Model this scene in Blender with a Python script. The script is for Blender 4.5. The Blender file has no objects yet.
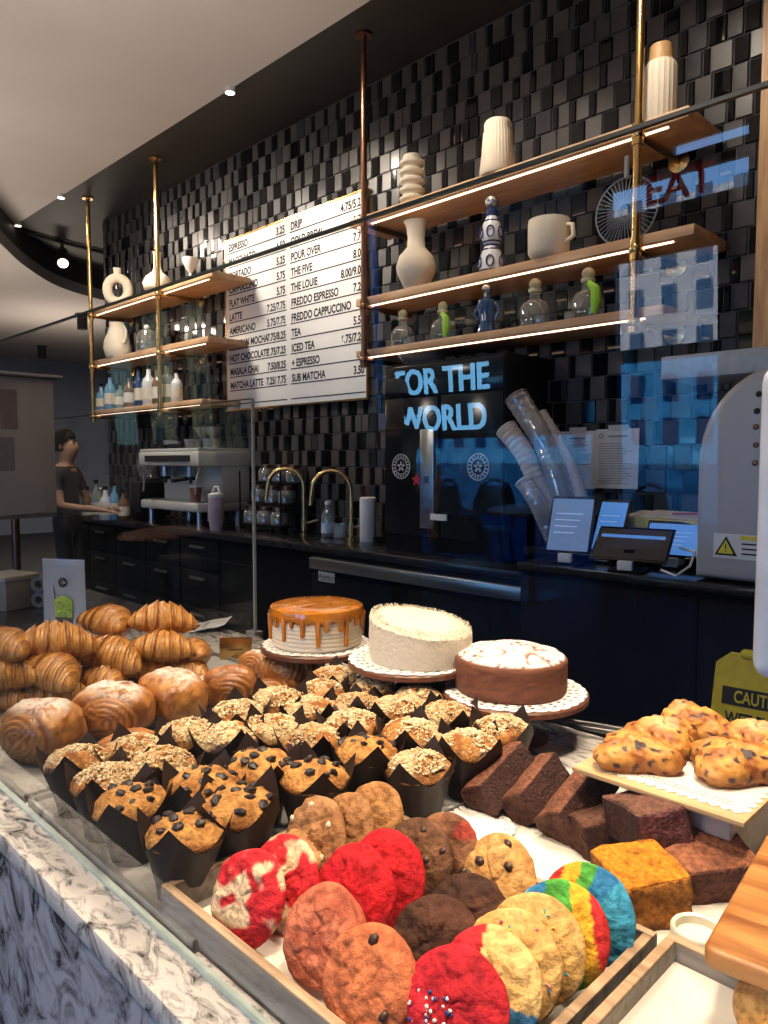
import bpy, bmesh, math, random
from mathutils import Vector, Matrix, Euler, noise
random.seed(11)
S = bpy.context.scene
C = S.collection
PI = math.pi
# ---------------------------------------------------------------- camera geometry
H = 1.5; F = 740.0; PITCH = math.atan(51 / F); s2 = math.sqrt(.5)
def ray(px, py):
    u = (px - 384) / F; v = (512 - py) / F
    fw = math.cos(PITCH) + v * math.sin(PITCH); up = -math.sin(PITCH) + v * math.cos(PITCH)
    return Vector((-s2 * fw + s2 * u, s2 * fw + s2 * u, up))
def az(px, py, z):
    d = ray(px, py); return Vector((0, 0, H)) + d * ((z - H) / d.z)
def ay(px, py, y):
    d = ray(px, py); return Vector((0, 0, H)) + d * (y / d.y)
cam = bpy.data.cameras.new('camera'); co = bpy.data.objects.new('camera', cam); C.objects.link(co)
co.location = (0, 0, H); co.rotation_euler = (PI / 2 - PITCH, 0, PI / 4)
cam.sensor_fit = 'VERTICAL'; cam.sensor_height = 24; cam.lens = 24 * F / 1024; cam.clip_start = .02
S.camera = co
# ---------------------------------------------------------------- materials
MATS = {}
def nd(nt, t, **kw):
    n = nt.nodes.new(t)
    for k, v in kw.items():
        if k in n.inputs: n.inputs[k].default_value = v
        else: setattr(n, k, v)
    return n
def base_mat(name):
    m = bpy.data.materials.new(name); m.use_nodes = True
    nt = m.node_tree; b = nt.nodes['Principled BSDF']
    return m, nt, b
def mat(name, col, rough=.5, metal=0, var=.12, scale=30, bump=0, bscale=60, emit=None, estr=0, spec=.5, sss=0, trans=0, alpha=1, coat=0):
    """plain material with a little procedural variation"""
    if name in MATS: return MATS[name]
    m, nt, b = base_mat(name)
    L = nt.links.new
    tc = nd(nt, 'ShaderNodeTexCoord')
    n = nd(nt, 'ShaderNodeTexNoise'); n.inputs['Scale'].default_value = scale; n.inputs['Detail'].default_value = 4
    L(tc.outputs['Object'], n.inputs['Vector'])
    r = nd(nt, 'ShaderNodeValToRGB')
    r.color_ramp.elements[0].position = .3; r.color_ramp.elements[1].position = .7
    r.color_ramp.elements[0].color = tuple(c * (1 - var) for c in col) + (1,)
    r.color_ramp.elements[1].color = tuple(min(1, c * (1 + var)) for c in col) + (1,)
    L(n.outputs['Fac'], r.inputs['Fac']); L(r.outputs['Color'], b.inputs['Base Color'])
    b.inputs['Roughness'].default_value = rough; b.inputs['Metallic'].default_value = metal
    b.inputs['Specular IOR Level'].default_value = spec
    b.inputs['Coat Weight'].default_value = coat
    b.inputs['Alpha'].default_value = alpha
    if sss:
        b.inputs['Subsurface Weight'].default_value = sss; b.inputs['Subsurface Radius'].default_value = (.01, .006, .003)
        b.inputs['Subsurface Scale'].default_value = 1
    if trans: b.inputs['Transmission Weight'].default_value = trans
    if emit:
        b.inputs['Emission Color'].default_value = tuple(emit) + (1,); b.inputs['Emission Strength'].default_value = estr
    if bump:
        n2 = nd(nt, 'ShaderNodeTexNoise'); n2.inputs['Scale'].default_value = bscale; n2.inputs['Detail'].default_value = 6
        L(tc.outputs['Object'], n2.inputs['Vector'])
        bp = nd(nt, 'ShaderNodeBump'); bp.inputs['Strength'].default_value = bump; bp.inputs['Distance'].default_value = .004
        L(n2.outputs['Fac'], bp.inputs['Height']); L(bp.outputs['Normal'], b.inputs['Normal'])
    MATS[name] = m
    return m
def vmat(name, rough=.6, bump=.4, bscale=160, spec=.4, var=.25, nscale=120, sss=0, bdist=.003, coat=0):
    """food: colour comes from the mesh's own colour attribute, broken up by noise"""
    if name in MATS: return MATS[name]
    m, nt, b = base_mat(name); L = nt.links.new
    a = nd(nt, 'ShaderNodeAttribute', attribute_name='Col')
    tc = nd(nt, 'ShaderNodeTexCoord')
    n = nd(nt, 'ShaderNodeTexNoise'); n.inputs['Scale'].default_value = nscale; n.inputs['Detail'].default_value = 6
    L(tc.outputs['Object'], n.inputs['Vector'])
    mr = nd(nt, 'ShaderNodeMapRange'); mr.inputs['From Min'].default_value = .3; mr.inputs['From Max'].default_value = .7
    mr.inputs['To Min'].default_value = 1 - var; mr.inputs['To Max'].default_value = 1 + var
    L(n.outputs['Fac'], mr.inputs['Value'])
    mx = nd(nt, 'ShaderNodeVectorMath', operation='SCALE')
    L(a.outputs['Color'], mx.inputs[0]); L(mr.outputs['Result'], mx.inputs['Scale'])
    L(mx.outputs[0], b.inputs['Base Color'])
    b.inputs['Roughness'].default_value = rough; b.inputs['Specular IOR Level'].default_value = spec
    b.inputs['Coat Weight'].default_value = coat; b.inputs['Coat Roughness'].default_value = .25
    if sss:
        b.inputs['Subsurface Weight'].default_value = sss; b.inputs['Subsurface Radius'].default_value = (1, .5, .2)
        b.inputs['Subsurface Scale'].default_value = .008
    n2 = nd(nt, 'ShaderNodeTexNoise'); n2.inputs['Scale'].default_value = bscale; n2.inputs['Detail'].default_value = 6
    L(tc.outputs['Object'], n2.inputs['Vector'])
    bp = nd(nt, 'ShaderNodeBump'); bp.inputs['Strength'].default_value = bump; bp.inputs['Distance'].default_value = bdist
    L(n2.outputs['Fac'], bp.inputs['Height']); L(bp.outputs['Normal'], b.inputs['Normal'])
    MATS[name] = m
    return m
def glass_mat(name, tint=(1, 1, 1), gain=1.0, rough=0.0, f0=.04, milk=0.0, milkcol=(.8, .8, .8)):
    """thin clear sheet: Schlick mix of see-through and mirror, the same from both sides"""
    if name in MATS: return MATS[name]
    m = bpy.data.materials.new(name); m.use_nodes = True; nt = m.node_tree; L = nt.links.new
    nt.nodes.remove(nt.nodes['Principled BSDF']); out = nt.nodes['Material Output']
    g = nd(nt, 'ShaderNodeNewGeometry')
    d = nd(nt, 'ShaderNodeVectorMath', operation='DOT_PRODUCT'); L(g.outputs['Normal'], d.inputs[0]); L(g.outputs['Incoming'], d.inputs[1])
    ab = nd(nt, 'ShaderNodeMath', operation='ABSOLUTE'); L(d.outputs['Value'], ab.inputs[0])
    om = nd(nt, 'ShaderNodeMath', operation='SUBTRACT'); om.inputs[0].default_value = 1; L(ab.outputs[0], om.inputs[1])
    pw = nd(nt, 'ShaderNodeMath', operation='POWER'); L(om.outputs[0], pw.inputs[0]); pw.inputs[1].default_value = 5
    ma = nd(nt, 'ShaderNodeMath', operation='MULTIPLY_ADD'); L(pw.outputs[0], ma.inputs[0]); ma.inputs[1].default_value = (1 - f0) * gain; ma.inputs[2].default_value = f0 * gain
    ma.use_clamp = True
    t = nd(nt, 'ShaderNodeBsdfTransparent'); t.inputs['Color'].default_value = tuple(tint) + (1,)
    gl = nd(nt, 'ShaderNodeBsdfGlossy'); gl.inputs['Roughness'].default_value = rough
    mx = nd(nt, 'ShaderNodeMixShader'); L(ma.outputs[0], mx.inputs[0]); L(t.outputs[0], mx.inputs[1]); L(gl.outputs[0], mx.inputs[2])
    last = mx
    if milk:
        df = nd(nt, 'ShaderNodeBsdfDiffuse'); df.inputs['Color'].default_value = tuple(milkcol) + (1,)
        m2 = nd(nt, 'ShaderNodeMixShader'); m2.inputs[0].default_value = milk; L(mx.outputs[0], m2.inputs[1]); L(df.outputs[0], m2.inputs[2]); last = m2
    L(last.outputs[0], out.inputs['Surface'])
    MATS[name] = m
    return m
def wood_mat(name, c1, c2, scale=6, rough=.45, axis=0, stretch=9):
    if name in MATS: return MATS[name]
    m, nt, b = base_mat(name); L = nt.links.new
    tc = nd(nt, 'ShaderNodeTexCoord'); mp = nd(nt, 'ShaderNodeMapping')
    sc = [stretch, stretch, stretch]; sc[axis] = 1
    mp.inputs['Scale'].default_value = sc
    L(tc.outputs['Object'], mp.inputs['Vector'])
    n = nd(nt, 'ShaderNodeTexNoise'); n.inputs['Scale'].default_value = scale; n.inputs['Detail'].default_value = 7; n.inputs['Distortion'].default_value = .6
    L(mp.outputs[0], n.inputs['Vector'])
    r = nd(nt, 'ShaderNodeValToRGB'); r.color_ramp.elements[0].position = .34; r.color_ramp.elements[1].position = .66
    r.color_ramp.elements[0].color = tuple(c1) + (1,); r.color_ramp.elements[1].color = tuple(c2) + (1,)
    L(n.outputs['Fac'], r.inputs['Fac']); L(r.outputs['Color'], b.inputs['Base Color'])
    b.inputs['Roughness'].default_value = rough
    bp = nd(nt, 'ShaderNodeBump'); bp.inputs['Strength'].default_value = .15; bp.inputs['Distance'].default_value = .002
    L(n.outputs['Fac'], bp.inputs['Height']); L(bp.outputs['Normal'], b.inputs['Normal'])
    MATS[name] = m
    return m
def marble_mat(name, c0, c1, scale=5, rough=.2, mid=(.5, .5, .5), dark=.42):
    m, nt, b = base_mat(name); L = nt.links.new
    tc = nd(nt, 'ShaderNodeTexCoord'); mp = nd(nt, 'ShaderNodeMapping'); mp.inputs['Rotation'].default_value = (.5, .9, .4); mp.inputs['Scale'].default_value = (1, 2.2, 1)
    L(tc.outputs['Object'], mp.inputs['Vector'])
    n = nd(nt, 'ShaderNodeTexNoise'); n.inputs['Scale'].default_value = scale; n.inputs['Detail'].default_value = 9; n.inputs['Roughness'].default_value = .68; n.inputs['Distortion'].default_value = 1.4
    L(mp.outputs[0], n.inputs['Vector'])
    r = nd(nt, 'ShaderNodeValToRGB'); e = r.color_ramp.elements
    e[0].position = dark - .05; e[0].color = tuple(c0) + (1,)
    e[1].position = dark + .13; e[1].color = tuple(c1) + (1,)
    k = r.color_ramp.elements.new(dark + .01); k.color = tuple(mid) + (1,)
    L(n.outputs['Fac'], r.inputs['Fac']); L(r.outputs['Color'], b.inputs['Base Color'])
    b.inputs['Roughness'].default_value = rough
    MATS[name] = m
    return m
# ---------------------------------------------------------------- mesh builder
class MB:
    def __init__(self): self.v = []; self.f = []; self.m = []; self.c = []; self.col = (1, 1, 1)
    def add(self, vs, fs, mi=0, cols=None, M=None):
        o = len(self.v)
        for i, p in enumerate(vs):
            self.v.append(tuple(M @ Vector(p)) if M else tuple(p)); self.c.append(cols[i] if cols else self.col)
        for f in fs: self.f.append(tuple(i + o for i in f)); self.m.append(mi)
        return self
    def box(self, x0, x1, y0, y1, z0, z1, mi=0, bevel=0, M=None, seg=2):
        bm = bmesh.new()
        bmesh.ops.create_cube(bm, size=1)
        for v in bm.verts: v.co = Vector(((x0 + x1) / 2 + v.co.x * (x1 - x0), (y0 + y1) / 2 + v.co.y * (y1 - y0), (z0 + z1) / 2 + v.co.z * (z1 - z0)))
        if bevel: bmesh.ops.bevel(bm, geom=bm.edges[:], offset=bevel, segments=seg, profile=.5, affect='EDGES')
        return self.bm(bm, mi, M)
    def bm(self, bm, mi=0, M=None):
        bm.verts.index_update(); vs = [v.co[:] for v in bm.verts]; fs = [[v.index for v in f.verts] for f in bm.faces]
        bm.free(); return self.add(vs, fs, mi, None, M)
    def lathe(self, prof, n=24, mi=0, M=None, cap=True, fn=None, colfn=None):
        vs = []; cols = []
        for (r, z) in prof:
            for k in range(n):
                a = 2 * PI * k / n; p = Vector((r * math.cos(a), r * math.sin(a), z))
                if fn: p = fn(p, a)
                vs.append(p)
                cols.append(colfn(p, a) if colfn else self.col)
        fs = []
        for i in range(len(prof) - 1):
            for k in range(n):
                fs.append((i * n + k, i * n + (k + 1) % n, (i + 1) * n + (k + 1) % n, (i + 1) * n + k))
        if cap:
            if prof[0][0] > 1e-6: fs.append(tuple(range(n - 1, -1, -1)))
            if prof[-1][0] > 1e-6: fs.append(tuple((len(prof) - 1) * n + k for k in range(n)))
        return self.add(vs, fs, mi, cols, M)
    def tube(self, path, r, n=10, mi=0, M=None, cap=True):
        path = [Vector(p) for p in path]; R = r if isinstance(r, (list, tuple)) else [r] * len(path)
        vs = []; ref = None
        for i, p in enumerate(path):
            t = (path[min(i + 1, len(path) - 1)] - path[max(i - 1, 0)]).normalized()
            if ref is None:
                ref = Vector((0, 0, 1)) if abs(t.z) < .9 else Vector((1, 0, 0))
            u = (ref - t * ref.dot(t)).normalized(); w = t.cross(u); ref = u
            for k in range(n):
                a = 2 * PI * k / n; vs.append(p + (u * math.cos(a) + w * math.sin(a)) * R[i])
        fs = []
        for i in range(len(path) - 1):
            for k in range(n): fs.append((i * n + k, i * n + (k + 1) % n, (i + 1) * n + (k + 1) % n, (i + 1) * n + k))
        if cap: fs.append(tuple(range(n - 1, -1, -1))); fs.append(tuple((len(path) - 1) * n + k for k in range(n)))
        return self.add(vs, fs, mi, None, M)
    def ball(self, c, r, sc=(1, 1, 1), sub=2, mi=0, M=None):
        bm = bmesh.new(); bmesh.ops.create_icosphere(bm, subdivisions=sub, radius=r)
        for v in bm.verts: v.co = Vector((c[0] + v.co.x * sc[0], c[1] + v.co.y * sc[1], c[2] + v.co.z * sc[2]))
        return self.bm(bm, mi, M)
    def prism(self, pts, z0, z1, mi=0, M=None):
        n = len(pts); vs = [(x, y, z0) for x, y in pts] + [(x, y, z1) for x, y in pts]
        fs = [tuple(range(n - 1, -1, -1)), tuple(range(n, 2 * n))] + [(i, (i + 1) % n, n + (i + 1) % n, n + i) for i in range(n)]
        return self.add(vs, fs, mi, None, M)
    def build(self, name, mats, parent=None, smooth=True, loc=None, rot=None, colors=False, angle=40):
        me = bpy.data.meshes.new(name); me.from_pydata(self.v, [], self.f)
        if not isinstance(mats, (list, tuple)): mats = [mats]
        for m in mats: me.materials.append(m)
        for i, p in enumerate(me.polygons): p.material_index = self.m[i]; p.use_smooth = smooth
        if colors:
            ca = me.color_attributes.new('Col', 'FLOAT_COLOR', 'POINT')
            for i, c in enumerate(self.c): ca.data[i].color = (c[0], c[1], c[2], 1)
        me.update()
        if smooth and angle:
            try: me.set_sharp_from_angle(angle=math.radians(angle))
            except Exception: pass
        o = bpy.data.objects.new(name, me); C.objects.link(o)
        if parent: o.parent = parent
        if loc: o.location = loc
        if rot: o.rotation_euler = rot
        return o
def tag(o, label, cat, group=None):
    o['label'] = label; o['category'] = cat
    if group: o['group'] = group
    return o
def struct(o): o['kind'] = 'structure'; return o
def thing(name, label, cat, loc=(0, 0, 0), rot=(0, 0, 0), group=None, scale=None):
    o = bpy.data.objects.new(name, None); C.objects.link(o); o.location = loc; o.rotation_euler = rot; o.empty_display_size = .05
    if scale: o.scale = (scale,) * 3 if not isinstance(scale, tuple) else scale
    return tag(o, label, cat, group)
def dup(root, loc, rot=(0, 0, 0), label=None, scale=None, group=None):
    r = root.copy(); C.objects.link(r); r.location = loc; r.rotation_euler = rot
    if scale: r.scale = (scale,) * 3 if not isinstance(scale, tuple) else scale
    if label: r['label'] = label
    if group: r['group'] = group
    for ch in list(root.children):
        c = ch.copy(); C.objects.link(c); c.parent = r
        for g in list(ch.children):
            d = g.copy(); C.objects.link(d); d.parent = c
    return r
class Proto:
    """first use moves the built thing itself, later uses copy it"""
    def __init__(self, root): self.root = root; self.used = False
    def put(self, loc, rot=(0, 0, 0), label=None, scale=None, group=None):
        if self.used: return dup(self.root, loc, rot, label, scale, group)
        self.used = True; r = self.root; r.location = loc; r.rotation_euler = rot
        if label: r['label'] = label
        if group: r['group'] = group
        if scale: r.scale = (scale,) * 3 if not isinstance(scale, tuple) else scale
        return r
def text_mesh(mb, txt, size, M, mi=0, align='LEFT', extrude=0.0, offset=0.0, sx=1.0):
    cu = bpy.data.curves.new('t', 'FONT'); cu.body = txt; cu.size = size; cu.align_x = align; cu.extrude = extrude; cu.offset = offset
    o = bpy.data.objects.new('t', cu); C.objects.link(o)
    dg = bpy.context.evaluated_depsgraph_get(); dg.update()
    me = bpy.data.meshes.new_from_object(o.evaluated_get(dg))
    mb.add([(v.co.x * sx, v.co.y, v.co.z) for v in me.vertices], [tuple(p.vertices) for p in me.polygons], mi, None, M)
    bpy.data.objects.remove(o); bpy.data.curves.remove(cu); bpy.data.meshes.remove(me)
def T(x=0, y=0, z=0, rx=0, ry=0, rz=0): return Matrix.Translation((x, y, z)) @ Euler((rx, ry, rz)).to_matrix().to_4x4()
def fbm(p, o=3):
    return noise.fractal(Vector(p), 1.0, 2.0, o)
def mixc(a, b, t):
    t = max(0, min(1, t)); return tuple(a[i] * (1 - t) + b[i] * t for i in range(3))
def ss(a, b, x):
    t = max(0, min(1, (x - a) / (b - a))); return t * t * (3 - 2 * t)
# ================================================================ SETTING
CZ = 3.95
m_floor = mat('dark concrete floor', (.016, .016, .018), .6, var=.2, scale=3)
m_white = mat('warm white ceiling paint', (.58, .54, .51), .85, var=.03, scale=2)
m_soffit = mat('black soffit paint', (.016, .014, .013), .55, var=.2, scale=4)
m_far = mat('blue grey wall paint', (.23, .26, .33), .8, var=.08, scale=1)
m_dark = mat('dark wall paint', (.03, .033, .04), .7, var=.15, scale=2)
m_tan = mat('tan fascia paint', (.30, .27, .25), .8, var=.06)
def slab(name, x0, x1, y0, y1, z0, z1, m): return struct(MB().box(x0, x1, y0, y1, z0, z1).build(name, m, smooth=False))
slab('floor', -16.2, 2.7, -5.0, 9.2, -.1, 0, m_floor)
slab('ceiling', -16.2, 2.7, -5.2, 2.865, CZ, CZ + .12, m_white)
o = slab('trim_1', -16.2, 2.7, 2.865, 9.2, CZ + .015, CZ + .12, m_soffit)
# lower ceiling beyond the end of the bar with its curved recess
ZL = 3.6
arc_px = [(-40, 205), (0, 243), (25, 266), (60, 287), (107, 301), (150, 309)]
arc = [az(x, y, ZL) for x, y in arc_px]
fine = []
for i in range(len(arc) - 1):
    for k in range(6):
        t = k / 6; p0 = arc[max(i - 1, 0)]; p1 = arc[i]; p2 = arc[i + 1]; p3 = arc[min(i + 2, len(arc) - 1)]
        fine.append(.5 * ((2 * p1) + (p2 - p0) * t + (2 * p0 - 5 * p1 + 4 * p2 - p3) * t * t + (3 * p1 - p0 - 3 * p2 + p3) * t ** 3))
fine.append(arc[-1])
poly = [(p.x, p.y) for p in fine] + [(fine[-1].x - .6, 9.1), (-16.1, 9.1), (-16.1, -5), (fine[0].x - .4, -5)]
b_ = MB(); n = len(poly)
b_.add([(x, y, ZL) for x, y in poly], [tuple(range(n))])
struct(b_.build('trim_2', mat('grey lower ceiling paint', (.50, .46, .43), .85, var=.05, scale=1), smooth=False))
b_ = MB(); k = len(fine)
zz = [ZL, ZL + .13, CZ + .02]
b_.v = []; vs = []
for z in zz: vs += [(p.x, p.y, z) for p in fine]
fs = [(i, i + 1, k + i + 1, k + i) for i in range(k - 1)]
b_.add(vs, fs, 0); b_.add(vs, [(k + i, k + i + 1, 2 * k + i + 1, 2 * k + i) for i in range(k - 1)], 1)
struct(b_.build('trim_3', [m_tan, mat('dark bronze recess', (.035, .028, .024), .6)], smooth=True))
# walls
slab('wall_left', -16.3, -16, -5, 9.2, 0, CZ, m_far)
slab('wall_rear', -16.2, -7.5, 9, 9.2, 0, CZ, m_far)
slab('trim_6', -7.6, -7.5, 3.8, 9.2, 0, CZ, m_far)
slab('wall_right', 2.6, 2.8, -5.2, 3.8, 0, CZ, m_dark)
# tiled back wall: real tiles, each tipped a hair so that every one catches the light differently
WX0, WX1, WY = -7.62, -1.166, 3.5
tb = MB(); tb.box(WX0, 2.7, WY, WY + .3, 0, CZ + .1, 0)
th = .119; rnd = random.Random(5); row = 0; z = 0.03
while z < CZ:
    x = WX0 + rnd.uniform(-.1, 0); dark = rnd.random() < .5
    while x < WX1:
        if dark: w = rnd.choice([.035, .04, .07, .085])
        else: w = rnd.choice([.07, .08, .09, .10])
        x1 = min(x + w, WX1)
        if x1 > WX0 and x1 - max(x, WX0) > .02:
            xa = max(x, WX0); g = .0022; e = .004
            ty = rnd.gauss(0, .010); tx = rnd.gauss(0, .012) - (0 if not dark else .006); dy = (x1 - xa) * ty / 2; dz = th * tx / 2
            yy = WY - .008 - rnd.uniform(0, .002)
            a, b2, c, d = xa + g, x1 - g, z + g, min(z + th, CZ + .02) - g
            vs = [(a, WY, c), (b2, WY, c), (b2, WY, d), (a, WY, d), (a + e, yy - dy - dz, c + e), (b2 - e, yy + dy - dz, c + e), (b2 - e, yy + dy + dz, d - e), (a + e, yy - dy + dz, d - e)]
            mi = (2 if rnd.random() < .93 else 3) if dark else (1 if rnd.random() < .85 else 3)
            tb.add(vs, [(4, 5, 6, 7), (0, 1, 5, 4), (1, 2, 6, 5), (2, 3, 7, 6), (3, 0, 4, 7)], mi)
        x = x1; dark = not dark if rnd.random() < .93 else dark
    z += th
m_grout = mat('grey grout', (.055, .055, .06), .8)
m_tmat = mat('satin charcoal tile', (.050, .047, .048), .34, var=.2, scale=9, spec=.5)
m_tblk = mat('gloss black tile', (.004, .004, .005), .06, var=.1, spec=.45)
m_tmid = mat('half gloss graphite tile', (.035, .035, .04), .22, var=.2, spec=.5)
struct(tb.build('wall_back', [m_grout, m_tmat, m_tblk, m_tmid], smooth=False))
# wood panel closing the tiled wall on the right
m_wood = wood_mat('honey oak', (.42, .22, .09), (.62, .37, .17), 5, .45, axis=2)
slab('trim_4', -1.163, -.35, WY - .09, WY, 0, CZ, m_wood)
# storefront behind the customer side: dark wall with real openings onto the street
FY = -5.0
holes = [(-3.12, -2.22, 1.95, 2.72), (-3.12, -2.22, .35, 1.90), (-3.16, -2.0, 3.03, 3.30), (-2.62, -2.0, 3.38, 3.52), (-5.75, -3.3, .02, 1.32), (-5.75, -4.55, 2.2, 3.8), (-4.5, -3.3, 2.2, 3.8), (-6.12, -5.80, .3, 3.9),
         (-12.8, -11.6, 1.3, 3.4), (-11.5, -10.3, 1.3, 3.4), (-10.2, -9.3, .6, 3.4), (-8.6, -8.36, .6, 3.9), (-1.85, -.9, .35, 2.45), (-.6, 1.4, .35, 2.6)]
xs = sorted({-16.2, 2.7} | {h[0] for h in holes} | {h[1] for h in holes}); zs = sorted({0, CZ + .1} | {h[2] for h in holes} | {h[3] for h in holes})
fb = MB()
for i in range(len(xs) - 1):
    for j in range(len(zs) - 1):
        cx, cz = (xs[i] + xs[i + 1]) / 2, (zs[j] + zs[j + 1]) / 2
        if any(h[0] < cx < h[1] and h[2] < cz < h[3] for h in holes): continue
        fb.box(xs[i], xs[i + 1], FY - .2, FY, zs[j], zs[j + 1])
struct(fb.build('wall_front', mat('dark storefront wall', (.008, .008, .010), .7, spec=.2), smooth=False))
for i, h in enumerate(holes):
    w = MB()
    for a in ((h[0], h[0] + .03, h[2], h[3]), (h[1] - .03, h[1], h[2], h[3]), (h[0], h[1], h[2], h[2] + .03), (h[0], h[1], h[3] - .03, h[3])):
        w.box(a[0], a[1], FY - .12, FY - .06, a[2], a[3])
    if h in ((-3.12, -2.22, .35, 1.90), (-5.75, -3.3, .02, 1.32)) or -13 < h[0] < -5.9 or h[2] == 2.2:
        w.box(h[0] + .03, h[1] - .03, FY - .095, FY - .09, h[2] + .03, h[3] - .03, 1)  # added panes, tinted to colour what the case glass reflects
    struct(w.build('window_%d' % (i + 1), [mat('black window frame', (.015, .015, .016), .4, metal=.5), glass_mat('added blue filter pane', (.17, .45, .70), 1.0) if h[2] < 1 and h[0] > -9 else glass_mat('added dark filter pane', (.16, .17, .15), 1.0) if h[2] == 2.2 else glass_mat('added mid filter pane', (.38, .36, .26), 1.0)], smooth=False))
slab('trim_5', -40, 20, -26, -5.2, -.15, -.02, mat('grey paved street', (.10, .11, .13), .9))
# the pale building across the street
m_pale = mat('pale limestone', (.62, .60, .56), .9, var=.05, scale=1)
m_pane = mat('blue window glass', (.03, .07, .13), .08)
def block(x0, x1, y, h, fl, col, label, step=1.6):
    t = thing('office_building', label, 'building', ((x0 + x1) / 2, y, 0)); w = (x1 - x0)
    gl = MB().box(-w / 2, w / 2, -6, 0, 0, h); nx = int(w / step)
    for i in range(nx):
        for k in range(int(h / fl)):
            xx = -w / 2 + (i + .5) * w / nx; zz = k * fl + .5
            gl.add([(xx - step * .24, .02, zz), (xx + step * .24, .02, zz), (xx + step * .24, .02, zz + fl * .62), (xx - step * .24, .02, zz + fl * .62)], [(3, 2, 1, 0)], 1)
    gl.build('facade', [col, m_pane], t, smooth=False)
block(-17.5, -5.0, -17, 6.3, 1.05, m_pale, 'pale stone office block with small blue windows across the street', .8)
block(-36, -19, -18, 9, 2.2, mat('blue grey cladding', (.2, .25, .3), .8), 'low blue-grey building further along the street', 2)
# ---------------------------------------------------------------- sky and lamps
w = bpy.data.worlds.new('sky'); S.world = w; w.use_nodes = True; nt = w.node_tree; bg = nt.nodes['Background']
tc = nd(nt, 'ShaderNodeTexCoord'); sp = nd(nt, 'ShaderNodeSeparateXYZ'); nt.links.new(tc.outputs['Generated'], sp.inputs[0])
rp = nd(nt, 'ShaderNodeValToRGB'); rp.color_ramp.elements[0].color = (.20, .48, 1, 1); rp.color_ramp.elements[1].color = (.06, .27, .95, 1)
rp.color_ramp.elements[0].position = .45; rp.color_ramp.elements[1].position = .8
nt.links.new(sp.outputs['Z'], rp.inputs['Fac']); nt.links.new(rp.outputs['Color'], bg.inputs['Color']); bg.inputs['Strength'].default_value = 6.0
def lamp(kind, name, loc, energy, col=(1, .82, .62), target=None, **kw):
    l = bpy.data.lights.new(name, kind); l.energy = energy; l.color = col
    for k2, v in kw.items(): setattr(l, k2, v)
    o = bpy.data.objects.new(name, l); C.objects.link(o); o.location = loc
    if target is not None: o.rotation_euler = (Vector(target) - Vector(loc)).to_track_quat('-Z', 'Y').to_euler()
    return o
lamp('SUN', 'sun', (0, 10, 20), 46, (1, .93, .82), target=(-4, -6, 0), angle=.01)
for i, h in enumerate(holes):
    o = lamp('AREA', 'window_portal', ((h[0] + h[1]) / 2, FY + .02, (h[2] + h[3]) / 2), 1, target=((h[0] + h[1]) / 2, 5, (h[2] + h[3]) / 2), shape='RECTANGLE', size=h[1] - h[0], size_y=h[3] - h[2])
    o.data.cycles.is_portal = True
WARM = (1, .80, .58)
# ceiling spots over the pastry case
for (x, y, e, t) in ((-.15, .55, 350, (-.35, .8, .9)), (-1.15, .35, 120, (-1.0, .8, .9)), (-2.0, .55, 205, (-1.85, .9, .95)), (-.2, 1.75, 250, (-.5, 1.0, .9)), (-1.2, 2.1, 270, (-1.2, 1.2, .9))):
    lamp('SPOT', 'case_spot', (x, y, 3.85), e, WARM, target=t, spot_size=math.radians(44), spot_blend=.8, shadow_soft_size=.16)
lamp('SPOT', 'counter_fill', (-1.0, -.9, 3.85), 230, WARM, target=(-1.0, .8, .95), spot_size=math.radians(46), spot_blend=.9, shadow_soft_size=.16)  # added front fill for the marble ledge and the food's near sides
# wall washers along the edge of the soffit
for (x, e, tz) in ((-8.6, 380, 3.3), (-7.4, 160, 3.1), (-6.2, 120, 2.9), (-4.35, 330, 2.9), (-3.3, 200, 2.8), (-2.4, 210, 2.7), (-1.5, 190, 2.8)):
    lamp('SPOT', 'wall_washer', (x, 2.35, 3.92), e * .5, (1, .86, .7), target=(x + (1.6 if x < -7 else .6 if x < -4 else 0), 3.5, tz), spot_size=math.radians(58), spot_blend=.9, shadow_soft_size=.10)
lamp('AREA', 'bar_fill', (-5.4, 2.3, 3.7), 55, (1, .88, .74), target=(-5.4, 3.0, 1.0), shape='DISK', size=.5)  # added fill that lifts the bar, not a fitting of the place
# general room fill: added area lights without fittings
for (x, y, e) in ((-1.5, -2.4, 45), (-5.5, -1.5, 45), (-9.8, 1.2, 80), (-12, 5, 90)):
    lamp('AREA', 'room_fill', (x, y, 3.55 if x > -9 else 3.4), e, (1, .85, .70), target=(x, y, 0), shape='DISK', size=.7)

# added upward fill that brightens the pale ceilings, no fittings there
for (x, y, z, e) in ((-.8, .2, 2.3, 34), (-3.2, 1.2, 2.3, 46), (-6.0, 1.0, 2.3, 46), (-8.5, 2.2, 2.0, 50), (-11, 4.5, 2.0, 70)):
    lamp('AREA', 'ceiling_fill', (x, y, z), e * .50, (1, .84, .70), target=(x, y, 5), shape='DISK', size=.9)
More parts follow.
